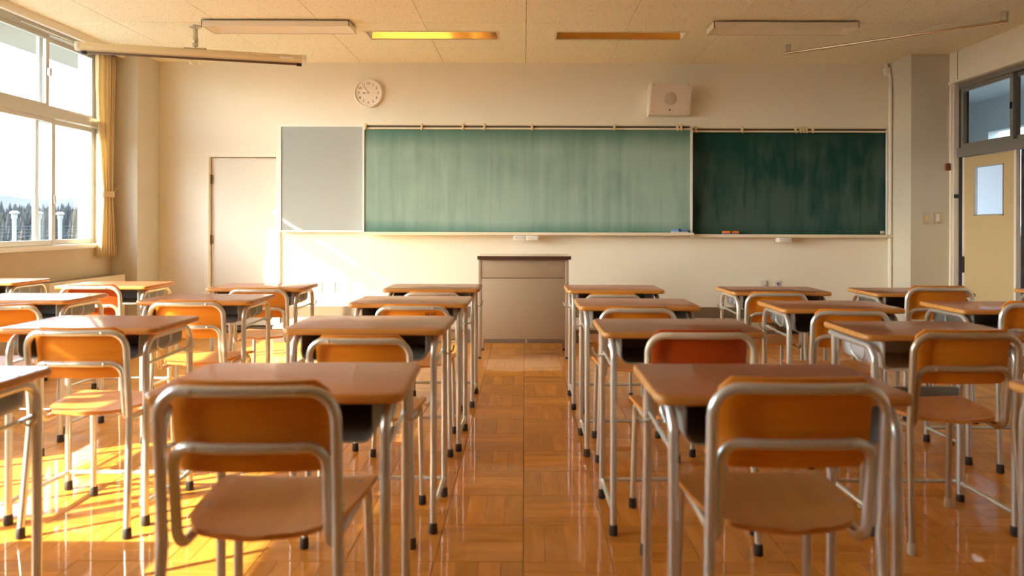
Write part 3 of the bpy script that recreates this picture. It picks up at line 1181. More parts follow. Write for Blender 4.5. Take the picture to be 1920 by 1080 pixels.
def hand(name, ang, l, w, mat, y, tail=0.0, spade=0.0):
    c, s_ = math.sin(ang), math.cos(ang)
    m = MB()
    prof = [(-tail, w * 0.7), (0, w * 0.7), (l * 0.45, w * 0.7), (l * 0.62, w * (1 + spade)), (l * 0.78, w * (1 + spade)), (l, w * 0.25)]
    L_, R_ = [], []
    for (t, hw) in prof:
        L_.append((c * t - s_ * hw, s_ * t + c * hw))
        R_.append((c * t + s_ * hw, s_ * t - c * hw))
    ring = L_ + R_[::-1]
    m.stack([[(x, y, z) for (x, z) in ring], [(x, y - 0.001, z) for (x, z) in ring]])
    return m.build(name, mat, ck, smooth=False)


hand('hour_hand', math.radians(269.5), 0.062, 0.0022, 'clock_ink', -0.029, spade=1.0)
hand('minute_hand', math.radians(325), 0.092, 0.0017, 'clock_ink', -0.031, spade=0.5)
hand('second_hand', math.radians(93), 0.085, 0.0009, 'clock_faint', -0.033, tail=0.02)
MB().lathe([(0.006, 0.028), (0.006, 0.0345), (0.003, 0.036)], axis='y', seg=16).build('hub', 'clock_brass', ck)
MB().box(-0.017, 0.017, -0.0285, -0.0268, 0.055, 0.0595).build('maker_mark', 'clock_faint', ck, smooth=False)
MB().box(-0.008, 0.008, -0.0285, -0.0268, -0.062, -0.0595).build('small_mark', 'clock_faint', ck, smooth=False)

# ------------------------------------------------------------------ wall speaker
sp = empty('wall_speaker', (1.505, YF, 2.432))
tag(sp, 'beige wedge-shaped loudspeaker box on the wall above the chalkboard', 'loudspeaker')
hw, zt_, zb_ = 0.215, 0.155, -0.165
yt, yb = -0.22, -0.10
vs = [(-hw, 0, zb_), (hw, 0, zb_), (hw, 0, zt_ - 0.03), (-hw, 0, zt_ - 0.03),
      (-hw, yt, zt_), (hw, yt, zt_), (hw, yb, zb_ + 0.012), (-hw, yb, zb_ + 0.012), (-hw, yb + 0.05, zb_), (hw, yb + 0.05, zb_)]
sb = MB()
sb.add(vs, [(0, 3, 4, 7, 8), (1, 9, 6, 5, 2), (3, 2, 5, 4), (0, 8, 9, 1), (8, 7, 6, 9), (0, 1, 2, 3), (4, 5, 6, 7)])
sb.build('cabinet', 'speaker_side', sp, smooth=False)
fd = Vector((0, yb - yt, zb_ + 0.012 - zt_))
fl = fd.length
fd.normalize()
fn = Vector((0, -abs(fd.z), -abs(fd.y))).normalized()


def on_front(u, v, h=0.0):
    """u across, v from top down along the baffle"""
    p = Vector((u, yt, zt_)) + fd * v + fn * h
    return p


bf = MB()
i = 0.010
ring0 = [on_front(-hw + i, i)[:], on_front(hw - i, i)[:], on_front(hw - i, fl - i)[:], on_front(-hw + i, fl - i)[:]]
ring1 = [on_front(-hw + i + .003, i + .003, 0.005)[:], on_front(hw - i - .003, i + .003, 0.005)[:], on_front(hw - i - .003, fl - i - .003, 0.005)[:], on_front(-hw + i + .003, fl - i - .003, 0.005)[:]]
bf.stack([ring0, ring1])
bf.build('baffle', 'speaker', sp, smooth=False)


def disc_on_front(name, u, v, r, h0, h1, mat, parent, seg=40):
    m = MB()
    ux = Vector((1, 0, 0))
    rings = []
    for (rr, h) in ((r, h0), (r, h1 * 0.8), (r * 0.96, h1)):
        rings.append([(on_front(u, v, h) + ux * rr * math.cos(2 * PI * k / seg) + fd * rr * math.sin(2 * PI * k / seg))[:] for k in range(seg)])
    m.stack(rings)
    return m.build(name, mat, parent)


disc_on_front('speaker_grille', 0.0, 0.165, 0.066, 0.004, 0.0065, 'grille', sp)
disc_on_front('keyhole', 0.0, 0.282, 0.009, 0.004, 0.0068, 'black', sp, 16)
for u in (-0.175, 0.175):
    for v in (0.022, 0.30):
        disc_on_front('screw', u, v, 0.006, 0.004, 0.0078, 'clock_brass', sp, 12)

# ------------------------------------------------------------------ ceiling fixtures


def surface_light(x0, x1, label):
    r = empty('ceiling_light', ((x0 + x1) / 2, 6.18, ZC))
    tag(r, label, 'ceiling light', 'unlit strip lights under the ceiling')
    w = (x1 - x0) / 2
    h = -0.062
    y0, y1 = -0.13, 0.13
    b = MB()
    b.box(-w, w, y0, y0 + 0.006, h, -0.012)
    b.box(-w, w, y1 - 0.006, y1, h, -0.012)
    b.box(-w, -w + 0.006, y0, y1, h, -0.012)
    b.box(w - 0.006, w, y0, y1, h, -0.012)
    b.box(-w, w, y0, y1, -0.016, -0.012)
    b.build('housing', 'fixture', r, smooth=False)
    MB().box(-w + 0.1, w - 0.1, y0 + 0.05, y1 - 0.05, -0.012, 0).build('mount_plate', 'fixture', r, smooth=False)
    # sloping reflector inside the open tray
    n = 10
    lo = []
    rf = MB()
    for k in range(n + 1):
        t = k / n
        y = y0 + 0.008 + (y1 - y0 - 0.016) * t
        z = h + 0.006 + 0.036 * math.sin(PI * t) ** 0.8
        lo.append((y, z))
    vs, fs = [], []
    for (y, z) in lo:
        vs += [(-w + 0.06, y, z), (w - 0.06, y, z)]
    for k in range(n):
        fs.append((2 * k, 2 * k + 1, 2 * k + 3, 2 * k + 2))
    for (x, xe) in ((-w + 0.06, -w + 0.008), (w - 0.06, w - 0.008)):
        b0 = len(vs)
        for (y, z) in lo:
            vs += [(x, y, z), (xe, y, h + 0.003)]
        for k in range(n):
            fs.append((b0 + 2 * k, b0 + 2 * k + 1, b0 + 2 * k + 3, b0 + 2 * k + 2))
    rf.add(vs, fs)
    rf.build('reflector', 'fixture', r)
    return r


surface_light(-2.68, -1.455, 'unlit surface strip light on the ceiling above the projection screen tube')
surface_light(1.567, 2.77, 'unlit surface strip light on the ceiling beside the steel rod')


def recessed_light(x0, x1, y0, y1, label):
    r = empty('recessed_light', ((x0 + x1) / 2, (y0 + y1) / 2, ZC))
    tag(r, label, 'ceiling light', 'unlit recessed lights in the ceiling')
    w, d = (x1 - x0) / 2 - 0.003, (y1 - y0) / 2 - 0.003
    f = MB()
    b = 0.018
    f.box(-w - 0.012, w + 0.012, -d - 0.012, -d + b - 0.012, -0.006, 0.0)
    f.box(-w - 0.012, w + 0.012, d - b + 0.012, d + 0.012, -0.006, 0.0)
    f.box(-w - 0.012, -w + b - 0.012, -d, d, -0.006, 0.0)
    f.box(w - b + 0.012, w + 0.012, -d, d, -0.006, 0.0)
    f.build('trim_frame', 'rail_cream', r, smooth=False)
    h = MB()
    zt2, yi, xi_ = 0.092, 0.022, w - 0.05
    lo_ = [(-w, -d, -0.002), (w, -d, -0.002), (w, d, -0.002), (-w, d, -0.002)]
    hi_ = [(-xi_, -yi, zt2), (xi_, -yi, zt2), (xi_, yi, zt2), (-xi_, yi, zt2)]
    h.add(lo_ + hi_, [(0, 1, 5, 4), (1, 2, 6, 5), (2, 3, 7, 6), (3, 0, 4, 7), (4, 5, 6, 7)])
    h.build('reflector_trough', 'reflector', r, smooth=False)
    for s in (-1, 1):
        MB().rbox(s * (w - 0.07) - 0.012, s * (w - 0.07) + 0.012, -0.018, 0.018, 0.05, 0.095, r=0.003).build('lamp_holder', 'white_paint', r)
    MB().tube([(-w + 0.08, 0, 0.068), (w - 0.08, 0, 0.068)], 0.013, seg=12).build('lamp_tube', 'fixture', r)
    return r


recessed_light(*REC[0], 'recessed strip light with glowing reflector above the clock')
recessed_light(*REC[1], 'recessed strip light with dark brown reflector above the loudspeaker')

# ------------------------------------------------------------------ rolled projection screen
A = Vector((-3.70, 6.05, 2.60))
B = Vector((-1.966, 6.52, 2.60))
scr = empty('projection_screen', tuple((A + B) / 2), math.atan2(B.y - A.y, B.x - A.x))
tag(scr, 'rolled projection screen in a cream tube hung from the ceiling near the window', 'projection screen')
hl = (B - A).length / 2
MB().tube([(-hl, 0, 0), (hl, 0, 0)], 0.034, seg=24).build('case', 'screen_tube', scr)
for s in (-1, 1):
    MB().lathe([(0.036, -0.018), (0.037, -0.014), (0.037, 0.014), (0.034, 0.018)], c=(s * hl, 0, 0), axis='x', seg=24).build('end_cap', 'white_paint', scr)
MB().rbox(-hl + 0.05, hl - 0.03, -0.008, 0.010, -0.058, -0.040, r=0.003).build('bottom_bar', 'screen_bar', scr)
for s in (-1, 1):
    MB().rbox(s * (hl - 0.045) - 0.022, s * (hl - 0.045) + 0.022, -0.011, 0.013, -0.064, -0.038, r=0.004).build('bar_cap', 'black', scr)
MB().rbox(-hl + 0.05, hl - 0.05, -0.003, 0.003, -0.045, -0.030, r=0.001, seg=1).build('cloth_edge', 'screen_tube', scr)
MB().rbox(hl - 0.21, hl - 0.09, -0.0365, -0.0325, -0.012, 0.006, r=0.001, seg=1).build('sticker', 'alu_white', scr)
bx = 0.0
ringp = [(0.0 + 0.045 * math.cos(2 * PI * k / 24), 0.0, -0.078 + 0.020 * math.sin(2 * PI * k / 24)) for k in range(25)]
MB().tube(ringp, 0.003, seg=6).build('pull_ring', 'chrome', scr)
br = MB()
br.tube([(bx, 0, 0.03), (bx, 0, 0.07)], 0.010, seg=12)
br.rbox(-0.09, 0.09, -0.02, 0.02, 0.032, 0.042, r=0.003)
br.rbox(-0.022, 0.022, -0.014, 0.014, 0.055, 0.085, r=0.004)
br.lathe([(0.020, 0.085), (0.024, 0.09), (0.024, 0.13), (0.020, 0.135)], c=(0, 0, 0), seg=20)
br.tube([(0, 0, 0.13), (0, 0, 0.225)], 0.020, seg=16)
br.lathe([(0.022, 0.205), (0.050, 0.218), (0.052, 0.2295)], c=(0, 0, 0), seg=24)
br.build('hanger', 'plate_metal', scr)

# ------------------------------------------------------------------ steel rod on ceiling (right)
rod = empty('ceiling_rod', (0, 0, 0))
tag(rod, 'slim chrome rod slung diagonally under the ceiling near the corridor wall', 'rod')
a, b = Vector((2.47, 6.89, 2.752)), Vector((3.80, 5.80, 2.752))
dr = (b - a).normalized()
MB().tube([a - dr * 0.02, b + dr * 0.02], 0.012, seg=14).build('bar', 'chrome', rod)
for p in (a, b):
    h = MB()
    h.tube([p, (p.x, p.y, ZC)], 0.010, seg=10)
    h.tube([(p.x + 0.03, p.y, p.z - 0.004), (p.x + 0.03, p.y, ZC)], 0.008, seg=10)
    h.lathe([(0.028, 0.0), (0.028, 0.006)], c=(p.x + 0.012, p.y, ZC - 0.006), seg=18)
    h.build('bracket', 'plate_metal', rod)

# ------------------------------------------------------------------ curtain by the window
cu = empty('curtain', (-4.050, 7.065, 0.81))
tag(cu, 'cream pleated curtain tied back at the window corner', 'curtain')
rc = random.Random(3)
NU, NV = 110, 40
ph = [rc.uniform(0, 6.28) for _ in range(4)]
vs, fs = [], []
zb, ztop, ztie = 0.0, 1.945, 0.60
for j in range(NV + 1):
    v = j / NV
    z = zb + (ztop - zb) * v
    if z < ztie:
        t = z / ztie
        w = 0.29 - 0.12 * t ** 1.2
        yc = 0.028
    else:
        t = (z - ztie) / (ztop - ztie)
        w = 0.17 + 0.12 * min(1, t * 1.35) ** 0.8
        yc = 0.028 - 0.028 * min(1, t * 1.3)
    amp = 0.022
    for k in range(NU + 1):
        u = k / NU
        wav = math.sin(2 * PI * 10 * u + ph[0] + 0.6 * math.sin(3 * v + ph[1])) + 0.35 * math.sin(2 * PI * 3.3 * u + ph[2] + 2 * v)
        y = yc + (u - 0.5) * w + 0.006 * math.sin(2 * PI * 16 * u)
        x = amp * wav * (0.75 + 0.25 * math.cos(5 * v))
        vs.append((x, y, z))
for j in range(NV):
    for k in range(NU):
        i0 = j * (NU + 1) + k
        fs.append((i0, i0 + 1, i0 + NU + 2, i0 + NU + 1))
cl = MB().add(vs, fs).build('cloth', 'curtain', cu, angle=80)
sm = cl.modifiers.new('thick', 'SOLIDIFY')
sm.thickness = 0.0015
band = [(0.046 * math.cos(a_), 0.028 + 0.098 * math.sin(a_)) for a_ in [2 * PI * k / 28 for k in range(28)]]
bd = MB()
bd.stack([[(x, y, 0.575) for (x, y) in band], [(x * 1.03, y * 1.03, 0.60) for (x, y) in band], [(x, y, 0.63) for (x, y) in band]])
bd.build('tie_band', 'curtain_band', cu)
MB().tube([(0.0, 0.12, 0.61), (0.02, 0.15, 0.66), (0.03, 0.183, 0.68)], 0.005, seg=6).build('tie_cord', 'curtain_band', cu)
MB().tube([(0, -1.2, 1.95), (0, 0.18, 1.95)], 0.009, seg=8).build('rail', 'alu', cu)

# ------------------------------------------------------------------ heater under the window
ht = empty('convector_heater', (0, 0, 0))
tag(ht, 'low cream convector heater with slotted top under the window', 'heater')
hx0, hx1, hy0, hy1, hz = XL + 0.005, -3.93, 6.05, 7.20, 0.63
MB().rbox(hx0, hx1, hy0, hy1, 0.06, hz, r=0.006).build('casing', 'heater', ht)
MB().rbox(hx0 + 0.01, hx1 - 0.015, hy0 + 0.02, hy1 - 0.02, 0.0, 0.06, r=0.003).build('plinth', 'baseboard', ht)
for k in range(9):
    y = hy0 + 0.06 + k * 0.118
    MB().box(hx0 + 0.03, hx1 - 0.03, y, y + 0.085, hz - 0.004, hz + 0.0015).build('top_slot', 'heater_slot', ht, smooth=False)
MB().box(hx1 - 0.002, hx1 + 0.001, hy0 + 0.005, hy1 - 0.005, 0.535, 0.541).build('front_seam', 'heater_slot', ht, smooth=False)

# ------------------------------------------------------------------ small wall things
cond = MB()
cond.tube([(PIL - 0.035, 7.60, 0.05), (PIL - 0.035, 7.60, 2.66), (PIL - 0.035, 7.66, 2.76), (PIL - 0.06, 7.66, 2.83)], 0.018, seg=8, fillet=0.04)
cond.rbox(PIL - 0.075, PIL - 0.02, 7.62, 7.69, 2.70, 2.78, r=0.008)
tag(cond.build('wall_conduit', 'white_paint'), 'white cable conduit running up the pillar beside the chalkboard', 'conduit')


def switch_plate(x, z, label, knob):
    r = empty('switch_plate', (x, 7.24, z))
    tag(r, label, 'switch', 'switch plates on the pillar')
    MB().rbox(-0.035, 0.035, -0.007, 0, -0.057, 0.057, r=0.004).build('plate', 'plate_metal', r)
    if knob == 'key':
        MB().lathe([(0.014, 0.006), (0.014, 0.016), (0.011, 0.019)], axis='y', seg=16).build('knob', 'yellow_knob', r)
    else:
        for k in range(3):
            MB().rbox(-0.014, 0.016, -0.012, -0.006, -0.036 + k * 0.026, -0.014 + k * 0.026, r=0.002).build('rocker', 'switch_knob', r)
    for s in (-1, 1):
        MB().lathe([(0.003, 0.006), (0.003, 0.008)], c=(0, 0, s * 0.046), axis='y', seg=8).build('screw', 'hinge', r)
    return r


switch_plate((1736.5 - 983) * 7.24 / F_PX, 1.135 + (420 - 407) * 7.24 / F_PX, 'metal switch plate with yellow key knob on the pillar', 'key')
switch_plate((1757.5 - 983) * 7.24 / F_PX, 1.135 + (420 - 406) * 7.24 / F_PX, 'switch plate with three cream rockers on the pillar', 'rocker')
tag(MB().rbox(4.165, 4.205, 7.205, 7.24, 1.675, 1.745, r=0.005).build('call_box', 'red_box'), 'small reddish-brown box high on the pillar by the corridor door', 'box')


def socket(x, z, label, blue):
    r = empty('wall_socket', (x, YF, z))
    tag(r, label, 'socket', 'wall sockets under the boards')
    MB().rbox(-0.035, 0.035, -0.008, 0, -0.057, 0.057, r=0.003).build('plate', 'socket_plate', r)
    for k in (-1, 1):
        MB().rbox(-0.012, 0.012, -0.011, -0.006, k * 0.024 - 0.012, k * 0.024 + 0.012, r=0.002).build('outlet', 'socket_blue' if blue and k == 1 else 'white_paint', r)
    return r


socket(px(1433.5, YF), 0.49, 'plain grey wall socket behind the right front desks', False)
socket(px(1458.5, YF), 0.49, 'wall socket with blue insert behind the right front desks', True)
socket(px(598, YF), 0.465, 'wall socket in the sun patch nearer the store-room door', False)
socket(px(622, YF), 0.465, 'wall socket in the sun patch nearer the lectern', False)

# ------------------------------------------------------------------ desks
DH = 0.735


def make_desk(variant='old'):
    r = empty('school_desk', (0, 0, 0))
    t = MB()
    t.use('desk_edge')
    rr = 0.034
    loops = [rrect(0.60, 0.40, rr, DH - 0.023, inset=0.006), rrect(0.60, 0.40, rr, DH - 0.018, inset=0.0005), rrect(0.60, 0.40, rr, DH - 0.008, inset=0.0),
             rrect(0.60, 0.40, rr, DH - 0.003, inset=0.002), rrect(0.60, 0.40, rr, DH - 0.0006, inset=0.0055)]
    t.stack(loops)
    t.f.pop()
    t.m.pop()
    n = len(loops[0])
    t.use('desk_top')
    base = len(t.v) - n
    inn = [(x, y, DH) for (x, y, z) in rrect(0.60, 0.40, rr, DH, inset=0.010)]
    o = len(t.v)
    t.v += inn
    for k in range(n):
        k2 = (k + 1) % n
        t.f.append((base + k, base + k2, o + k2, o + k))
        t.m.append(t.cur)
    t.f.append(tuple(o + k for k in range(n)))
    t.m.append(t.cur)
    t.build('tabletop', None, r, angle=35)
    # book tray: steel trough, open towards the pupil
    z1, z0 = DH - 0.024, DH - (0.118 if variant == 'old' else 0.135)
    hw = 0.232 if variant == 'old' else 0.228
    rb = 0.032
    th = 0.005 if variant == 'old' else 0.010

    def prof(off):
        p = [(-hw + off, z1)]
        for k in range(6):
            a = PI + PI / 2 * k / 5
            p.append((-hw + rb + (rb - off) * math.cos(a), z0 + rb + (rb - off) * math.sin(a)))
        for k in range(6):
            a = 1.5 * PI + PI / 2 * k / 5
            p.append((hw - rb + (rb - off) * math.cos(a), z0 + rb + (rb - off) * math.sin(a)))
        p.append((hw - off, z1))
        return p

    po, pi_ = prof(0), prof(th)
    y0, y1 = -0.175, 0.165
    m = len(po)
    vs = [(x, y0, z) for x, z in po] + [(x, y1, z) for x, z in po] + [(x, y0, z) for x, z in pi_] + [(x, y1 - th, z) for x, z in pi_]
    fs = []
    for k in range(m - 1):
        fs.append((k, k + 1, m + k + 1, m + k))
        fs.append((2 * m + k, 3 * m + k, 3 * m + k + 1, 2 * m + k + 1))
        fs.append((k, 2 * m + k, 2 * m + k + 1, k + 1))
    fs.append(tuple(range(m, 2 * m)))
    fs.append(tuple(reversed(range(3 * m, 4 * m))))
    tr = MB().add(vs, fs)
    tray_o = tr.build('book_tray', 'tray' if variant == 'old' else 'tray_white', r)
    if variant == 'old':
        MB().rbox(0.085, 0.150, y1 - 0.012, y1 - 0.006, z0 + 0.035, z0 + 0.07, r=0.002, seg=1).build('tray_stamping', 'tray', tray_o)
    # legs
    lx = 0.258
    yl = 0.178
    zt = DH - 0.037
    tr_ = 0.0125
    for s in (-1, 1):
        q = MB()
        if variant == 'old':
            q.tube([(s * lx, -yl - 0.004, 0.02), (s * lx, -yl, zt), (s * lx, yl, zt), (s * lx, yl + 0.004, 0.02)], tr_, seg=12, fillet=0.065, fseg=7)
        else:
            q.tube([(s * lx, -yl, 0.03), (s * lx, -yl, zt - 0.012), (s * lx, yl + 0.02, zt - 0.012)], tr_ + 0.001, seg=12, fillet=0.055, fseg=7)
            q.tube([(s * lx, yl - 0.02, 0.03), (s * lx, yl - 0.02, zt - 0.014)], 0.016, seg=12)
        lg = q.build('leg_frame', 'steel', r)
        for y in ((-yl - 0.004, yl + 0.004) if variant == 'old' else (-yl, yl - 0.02)):
            MB().lathe([(0.0150, 0.0), (0.0165, 0.004), (0.0150, 0.034), (0.0125, 0.038)], c=(s * lx, y, 0), seg=12).build('rubber_foot', 'rubber', lg)
        MB().tube([(s * lx, -yl, 0.082), (s * lx, yl, 0.075)], 0.0095, seg=8).build('side_bar', 'steel', r)
        # bag hook: wire from leg to leg, curling outwards
        hz_ = DH - 0.135
        if variant == 'old':
            MB().tube([(s * lx, -yl + 0.005, hz_), (s * (lx - 0.004), yl - 0.005, hz_ + 0.004)], 0.006, seg=6).build('side_brace', 'steel', r)
            MB().tube([(s * (lx - 0.01), -0.075, z1), (s * (lx - 0.01), -0.075, z0 + 0.03), (s * (lx - 0.012), -0.03, z0 + 0.012), (s * (lx - 0.01), 0.03, z0 + 0.03), (s * (lx - 0.01), 0.03, z1)], 0.004, seg=6, fillet=0.02, fseg=4).build('tray_hanger', 'steel', r)
            MB().tube([(s * lx, 0.12, hz_), (s * (lx + 0.024), 0.11, hz_ - 0.006), (s * (lx + 0.042), 0.11, hz_ + 0.006), (s * (lx + 0.048), 0.11, hz_ + 0.030)], 0.004, seg=6, fillet=0.012, fseg=4).build('bag_hook', 'steel', r)
        else:
            MB().tube([(s * (lx - 0.02), -0.06, z1), (s * (lx - 0.02), -0.06, z0 + 0.03), (s * (lx - 0.025), 0.0, z0 + 0.005), (s * (lx - 0.02), 0.06, z0 + 0.03), (s * (lx - 0.02), 0.06, z1)], 0.003, seg=6, fillet=0.03, fseg=4).build('tray_hanger', 'steel', r)
    MB().tube([(-lx, yl, 0.075), (lx, yl, 0.075)], 0.0095, seg=8).build('rear_bar', 'steel', r)
    if variant != 'old':
        MB().rbox(-lx, lx, yl - 0.03, yl - 0.012, 0.40, 0.47, r=0.004).build('modesty_bar', 'flat_bar', r)
    return r


# ------------------------------------------------------------------ chairs


def bow(x, half, depth):
    return -depth * (1 - (x / half) ** 2)


def make_chair(tube_mat, back_mat, cap_mat='rubber'):
    r = empty('school_chair', (0, 0, 0))
    tr = 0.0115
    hw = 0.176
    ztop = 0.724
    # outer tube: back hoop running down into the two rear legs
    P = [(-0.188, -0.200, 0.02), (-hw, -0.165, 0.42), (-hw, -0.190, ztop)]
    n = 6
    for k in range(1, n):
        x = -hw + 2 * hw * (0.24 + 0.52 * (k - 1) / (n - 2))
        P.append((x, -0.190 + bow(x, hw, 0.018), ztop))
    P += [(hw, -0.190, ztop), (hw, -0.165, 0.42), (0.188, -0.200, 0.02)]
    MB().tube(P, tr, seg=12, fillet={1: 0.12, 2: 0.058, 2 + n: 0.058, 3 + n: 0.12}, fseg=7).build('back_hoop', tube_mat, r)
    # inner tube: lower hoop, bending forward under the seat and down into the front legs
    hi = 0.1535
    zi = 0.612
    P = [(-0.168, 0.205, 0.02), (-0.160, 0.185, 0.418), (-hi, -0.148, 0.398), (-hi, -0.172, zi)]
    for k in range(1, n):
        x = -hi + 2 * hi * (0.22 + 0.56 * (k - 1) / (n - 2))
        P.append((x, -0.180 + bow(x, hi, 0.014), zi))
    P += [(hi, -0.172, zi), (hi, -0.148, 0.398), (0.160, 0.185, 0.418), (0.168, 0.205, 0.02)]
    f = {1: 0.045, 2: 0.05, 3: 0.044}
    for k in (1, 2, 3):
        f[len(P) - 1 - k] = f[k]
    MB().tube(P, tr * 0.96, seg=12, fillet=f, fseg=7).build('seat_frame', tube_mat, r)
    # rubber feet
    for (x, y) in ((-0.188, -0.200), (0.188, -0.200), (-0.168, 0.205), (0.168, 0.205)):
        MB().lathe([(0.0140, 0.0), (0.0155, 0.004), (0.0145, 0.034), (0.0120, 0.038)], c=(x, y, 0), seg=12).build('rubber_foot', cap_mat, r)
    MB().tube([(-0.157, 0.10, 0.404), (0.157, 0.10, 0.404)], 0.009, seg=8).build('seat_rail', tube_mat, r)
    # backrest: bent plywood
    zb_, zt_ = 0.556, 0.742
    NX, NZ = 16, 8
    th = 0.009
    front, back = [], []
    hwb = 0.158
    for j in range(NZ + 1):
        v = j / NZ
        z = zb_ + (zt_ - zb_) * v
        # rounded lower and upper corners
        e = 0.0
        if v < 0.12:
            e = 0.016 * (1 - v / 0.12) ** 2
        if v > 0.88:
            e = 0.024 * ((v - 0.88) / 0.12) ** 2
        for k in range(NX + 1):
            x = (-1 + 2 * k / NX) * (hwb - e)
            y = -0.150 - 0.030 * (z - zb_) / (zt_ - zb_) + bow(x, hwb, 0.020) + 0.012
            back.append((x, y - th / 2 - 0.002, z))
            front.append((x, y + th / 2 - 0.002, z))
    W = NX + 1
    N = len(back)
    fs = []
    for j in range(NZ):
        for k in range(NX):
            a_ = j * W + k
            fs.append((a_, a_ + 1, a_ + W + 1, a_ + W))
            fs.append((N + a_, N + a_ + W, N + a_ + W + 1, N + a_ + 1))
    for k in range(NX):
        fs.append((k, N + k, N + k + 1, k + 1))
        a_ = NZ * W + k
        fs.append((a_, a_ + 1, N + a_ + 1, N + a_))
    for j in range(NZ):
        a_ = j * W
        fs.append((a_, a_ + W, N + a_ + W, N + a_))
        a_ = j * W + NX
        fs.append((a_, N + a_, N + a_ + W, a_ + W))
    MB().add(back + front, fs).build('backrest', back_mat, r, angle=50)
    for x in (-0.103, 0.103):
        for (y, z) in ((-0.190 + bow(x, hw, 0.018) - tr, ztop), (-0.180 + bow(x, hi, 0.014) - tr, zi)):
            MB().lathe([(0.0055, -0.003), (0.0055, 0.0005), (0.003, 0.0018)], c=(x, y, z), axis='y', seg=10).build('screw', tube_mat, r)
    # seat: dished plywood, wide at the front, rounded behind
    rows = [(-0.170, 0.035), (-0.164, 0.075), (-0.152, 0.105), (-0.132, 0.130), (-0.10, 0.150), (-0.06, 0.165), (0.0, 0.175), (0.08, 0.182), (0.15, 0.186), (0.185, 0.186), (0.198, 0.180), (0.203, 0.170)]
    NXs = 14
    up, dn = [], []
    for (y, w) in rows:
        for k in range(NXs + 1):
            t = -1 + 2 * k / NXs
            x = t * w
            dish = -0.012 * max(0, 1 - (x / 0.15) ** 2) * max(0, 1 - ((y + 0.04) / 0.15) ** 2)
            z = 0.432 + dish + (-0.012 * ((y - 0.15) / 0.053) ** 2 if y > 0.15 else 0) + 0.004 * (t * t)
            up.append((x, y, z + 0.0055))
            dn.append((x, y, z - 0.0055))
    W = NXs + 1
    N = len(up)
    nr = len(rows)
    fs = []
    for j in range(nr - 1):
        for k in range(NXs):
            a_ = j * W + k
            fs.append((a_, a_ + 1, a_ + W + 1, a_ + W))
            fs.append((N + a_, N + a_ + W, N + a_ + W + 1, N + a_ + 1))
        a_ = j * W
        fs.append((a_, a_ + W, N + a_ + W, N + a_))
        a_ = j * W + NXs
        fs.append((a_, N + a_, N + a_ + W, a_ + W))
    for k in range(NXs):
        fs.append((k, N + k, N + k + 1, k + 1))
        a_ = (nr - 1) * W + k
        fs.append((a_, a_ + 1, N + a_ + 1, N + a_))
    st = MB().add(up + dn, fs).build('seat', 'chair_seat', r, angle=50)
    for (x, y) in ((-0.155, 0.13), (0.155, 0.13), (-0.150, -0.02), (0.150, -0.02)):
        MB().lathe([(0.006, 0.434), (0.006, 0.4395), (0.004, 0.441)], c=(x, y, 0), seg=10).build('screw', 'steel', r)
    return r


desk_old = make_desk('old')
desk_new = make_desk('new')
chair_std = make_chair('steel', 'chair_back')
chair_cream = make_chair('steel_cream', 'chair_back_red')
chair_gold = make_chair('steel_gold', 'chair_back', 'rubber_cream')
used = set()


def place(proto, x, y, rz, scale, label, cat, group):
    if proto.name in used:
        o = copy_tree(proto)
    else:
        used.add(proto.name)
        o = proto
    o.location = (x, y, 0)
    o.rotation_euler = (0, 0, math.radians(rz))
    o.scale = scale
    tag(o, label, cat, group)
    return o


ROWN = {'A': 'last row', 'B': 'third row', 'C': 'second row', 'D': 'front row'}
COLN = {'C1': 'just left of the aisle', 'R1': 'just right of the aisle', 'L2': 'second column left of the aisle', 'L3': 'third column left of the aisle',
        'L4': 'column against the windows', 'R2': 'second column right of the aisle', 'R3': 'third column right of the aisle', 'R4': 'column against the corridor wall'}
# id: (left edge x, near edge y, rotation, height)
DESKS = [
    ('A', 'C1', -0.585, 1.675, 1.5, 0.742), ('B', 'C1', -0.590, 2.665, 0.0, 0.750), ('C', 'C1', -0.582, 3.635, -0.5, 0.737), ('D', 'C1', -0.578, 4.505, 0.0, 0.732),
    ('A', 'R1', 0.605, 1.670, 0.0, 0.742), ('B', 'R1', 0.585, 2.655, 0.5, 0.742), ('C', 'R1', 0.567, 3.555, 0.0, 0.735), ('D', 'R1', 0.563, 4.455, 0.0, 0.733),
    ('A', 'L2', -1.590, 1.620, 0.0, 0.740), ('B', 'L2', -1.680, 2.730, 0.0, 0.740), ('C', 'L2', -1.705, 3.750, 0.0, 0.735), ('D', 'L2', -1.672, 4.500, 0.0, 0.735),
    ('A', 'L3', -2.720, 1.530, 0.0, 0.735), ('B', 'L3', -2.700, 2.720, 0.0, 0.735), ('C', 'L3', -2.660, 3.770, 0.0, 0.735), ('D', 'L3', -2.685, 4.620, 0.0, 0.735), ('D', 'L4', -3.700, 4.870, 0.0, 0.735),
    ('A', 'R2', 1.545, 1.500, 0.0, 0.735), ('B', 'R2', 1.540, 2.650, 0.0, 0.735), ('C', 'R2', 1.525, 3.470, 0.0, 0.735), ('D', 'R2', 1.535, 4.330, 0.0, 0.735),
    ('C', 'R3', 2.370, 3.450, 0.0, 0.735), ('D', 'R3', 2.355, 4.270, 0.0, 0.735), ('D', 'R4', 3.400, 4.250, 0.0, 0.735),
]
for (row, col, x, y, rz, h) in DESKS:
    new = (row, col) == ('B', 'R2')
    lab = 'brown-topped school desk, ' + ROWN[row] + ', ' + COLN[col]
    if new:
        lab = 'brown-topped school desk with white book tray, ' + COLN[col]
    place(desk_new if new else desk_old, x, y + 0.20, rz, (1, 1, h / DH), lab, 'desk', 'school desks in rows')

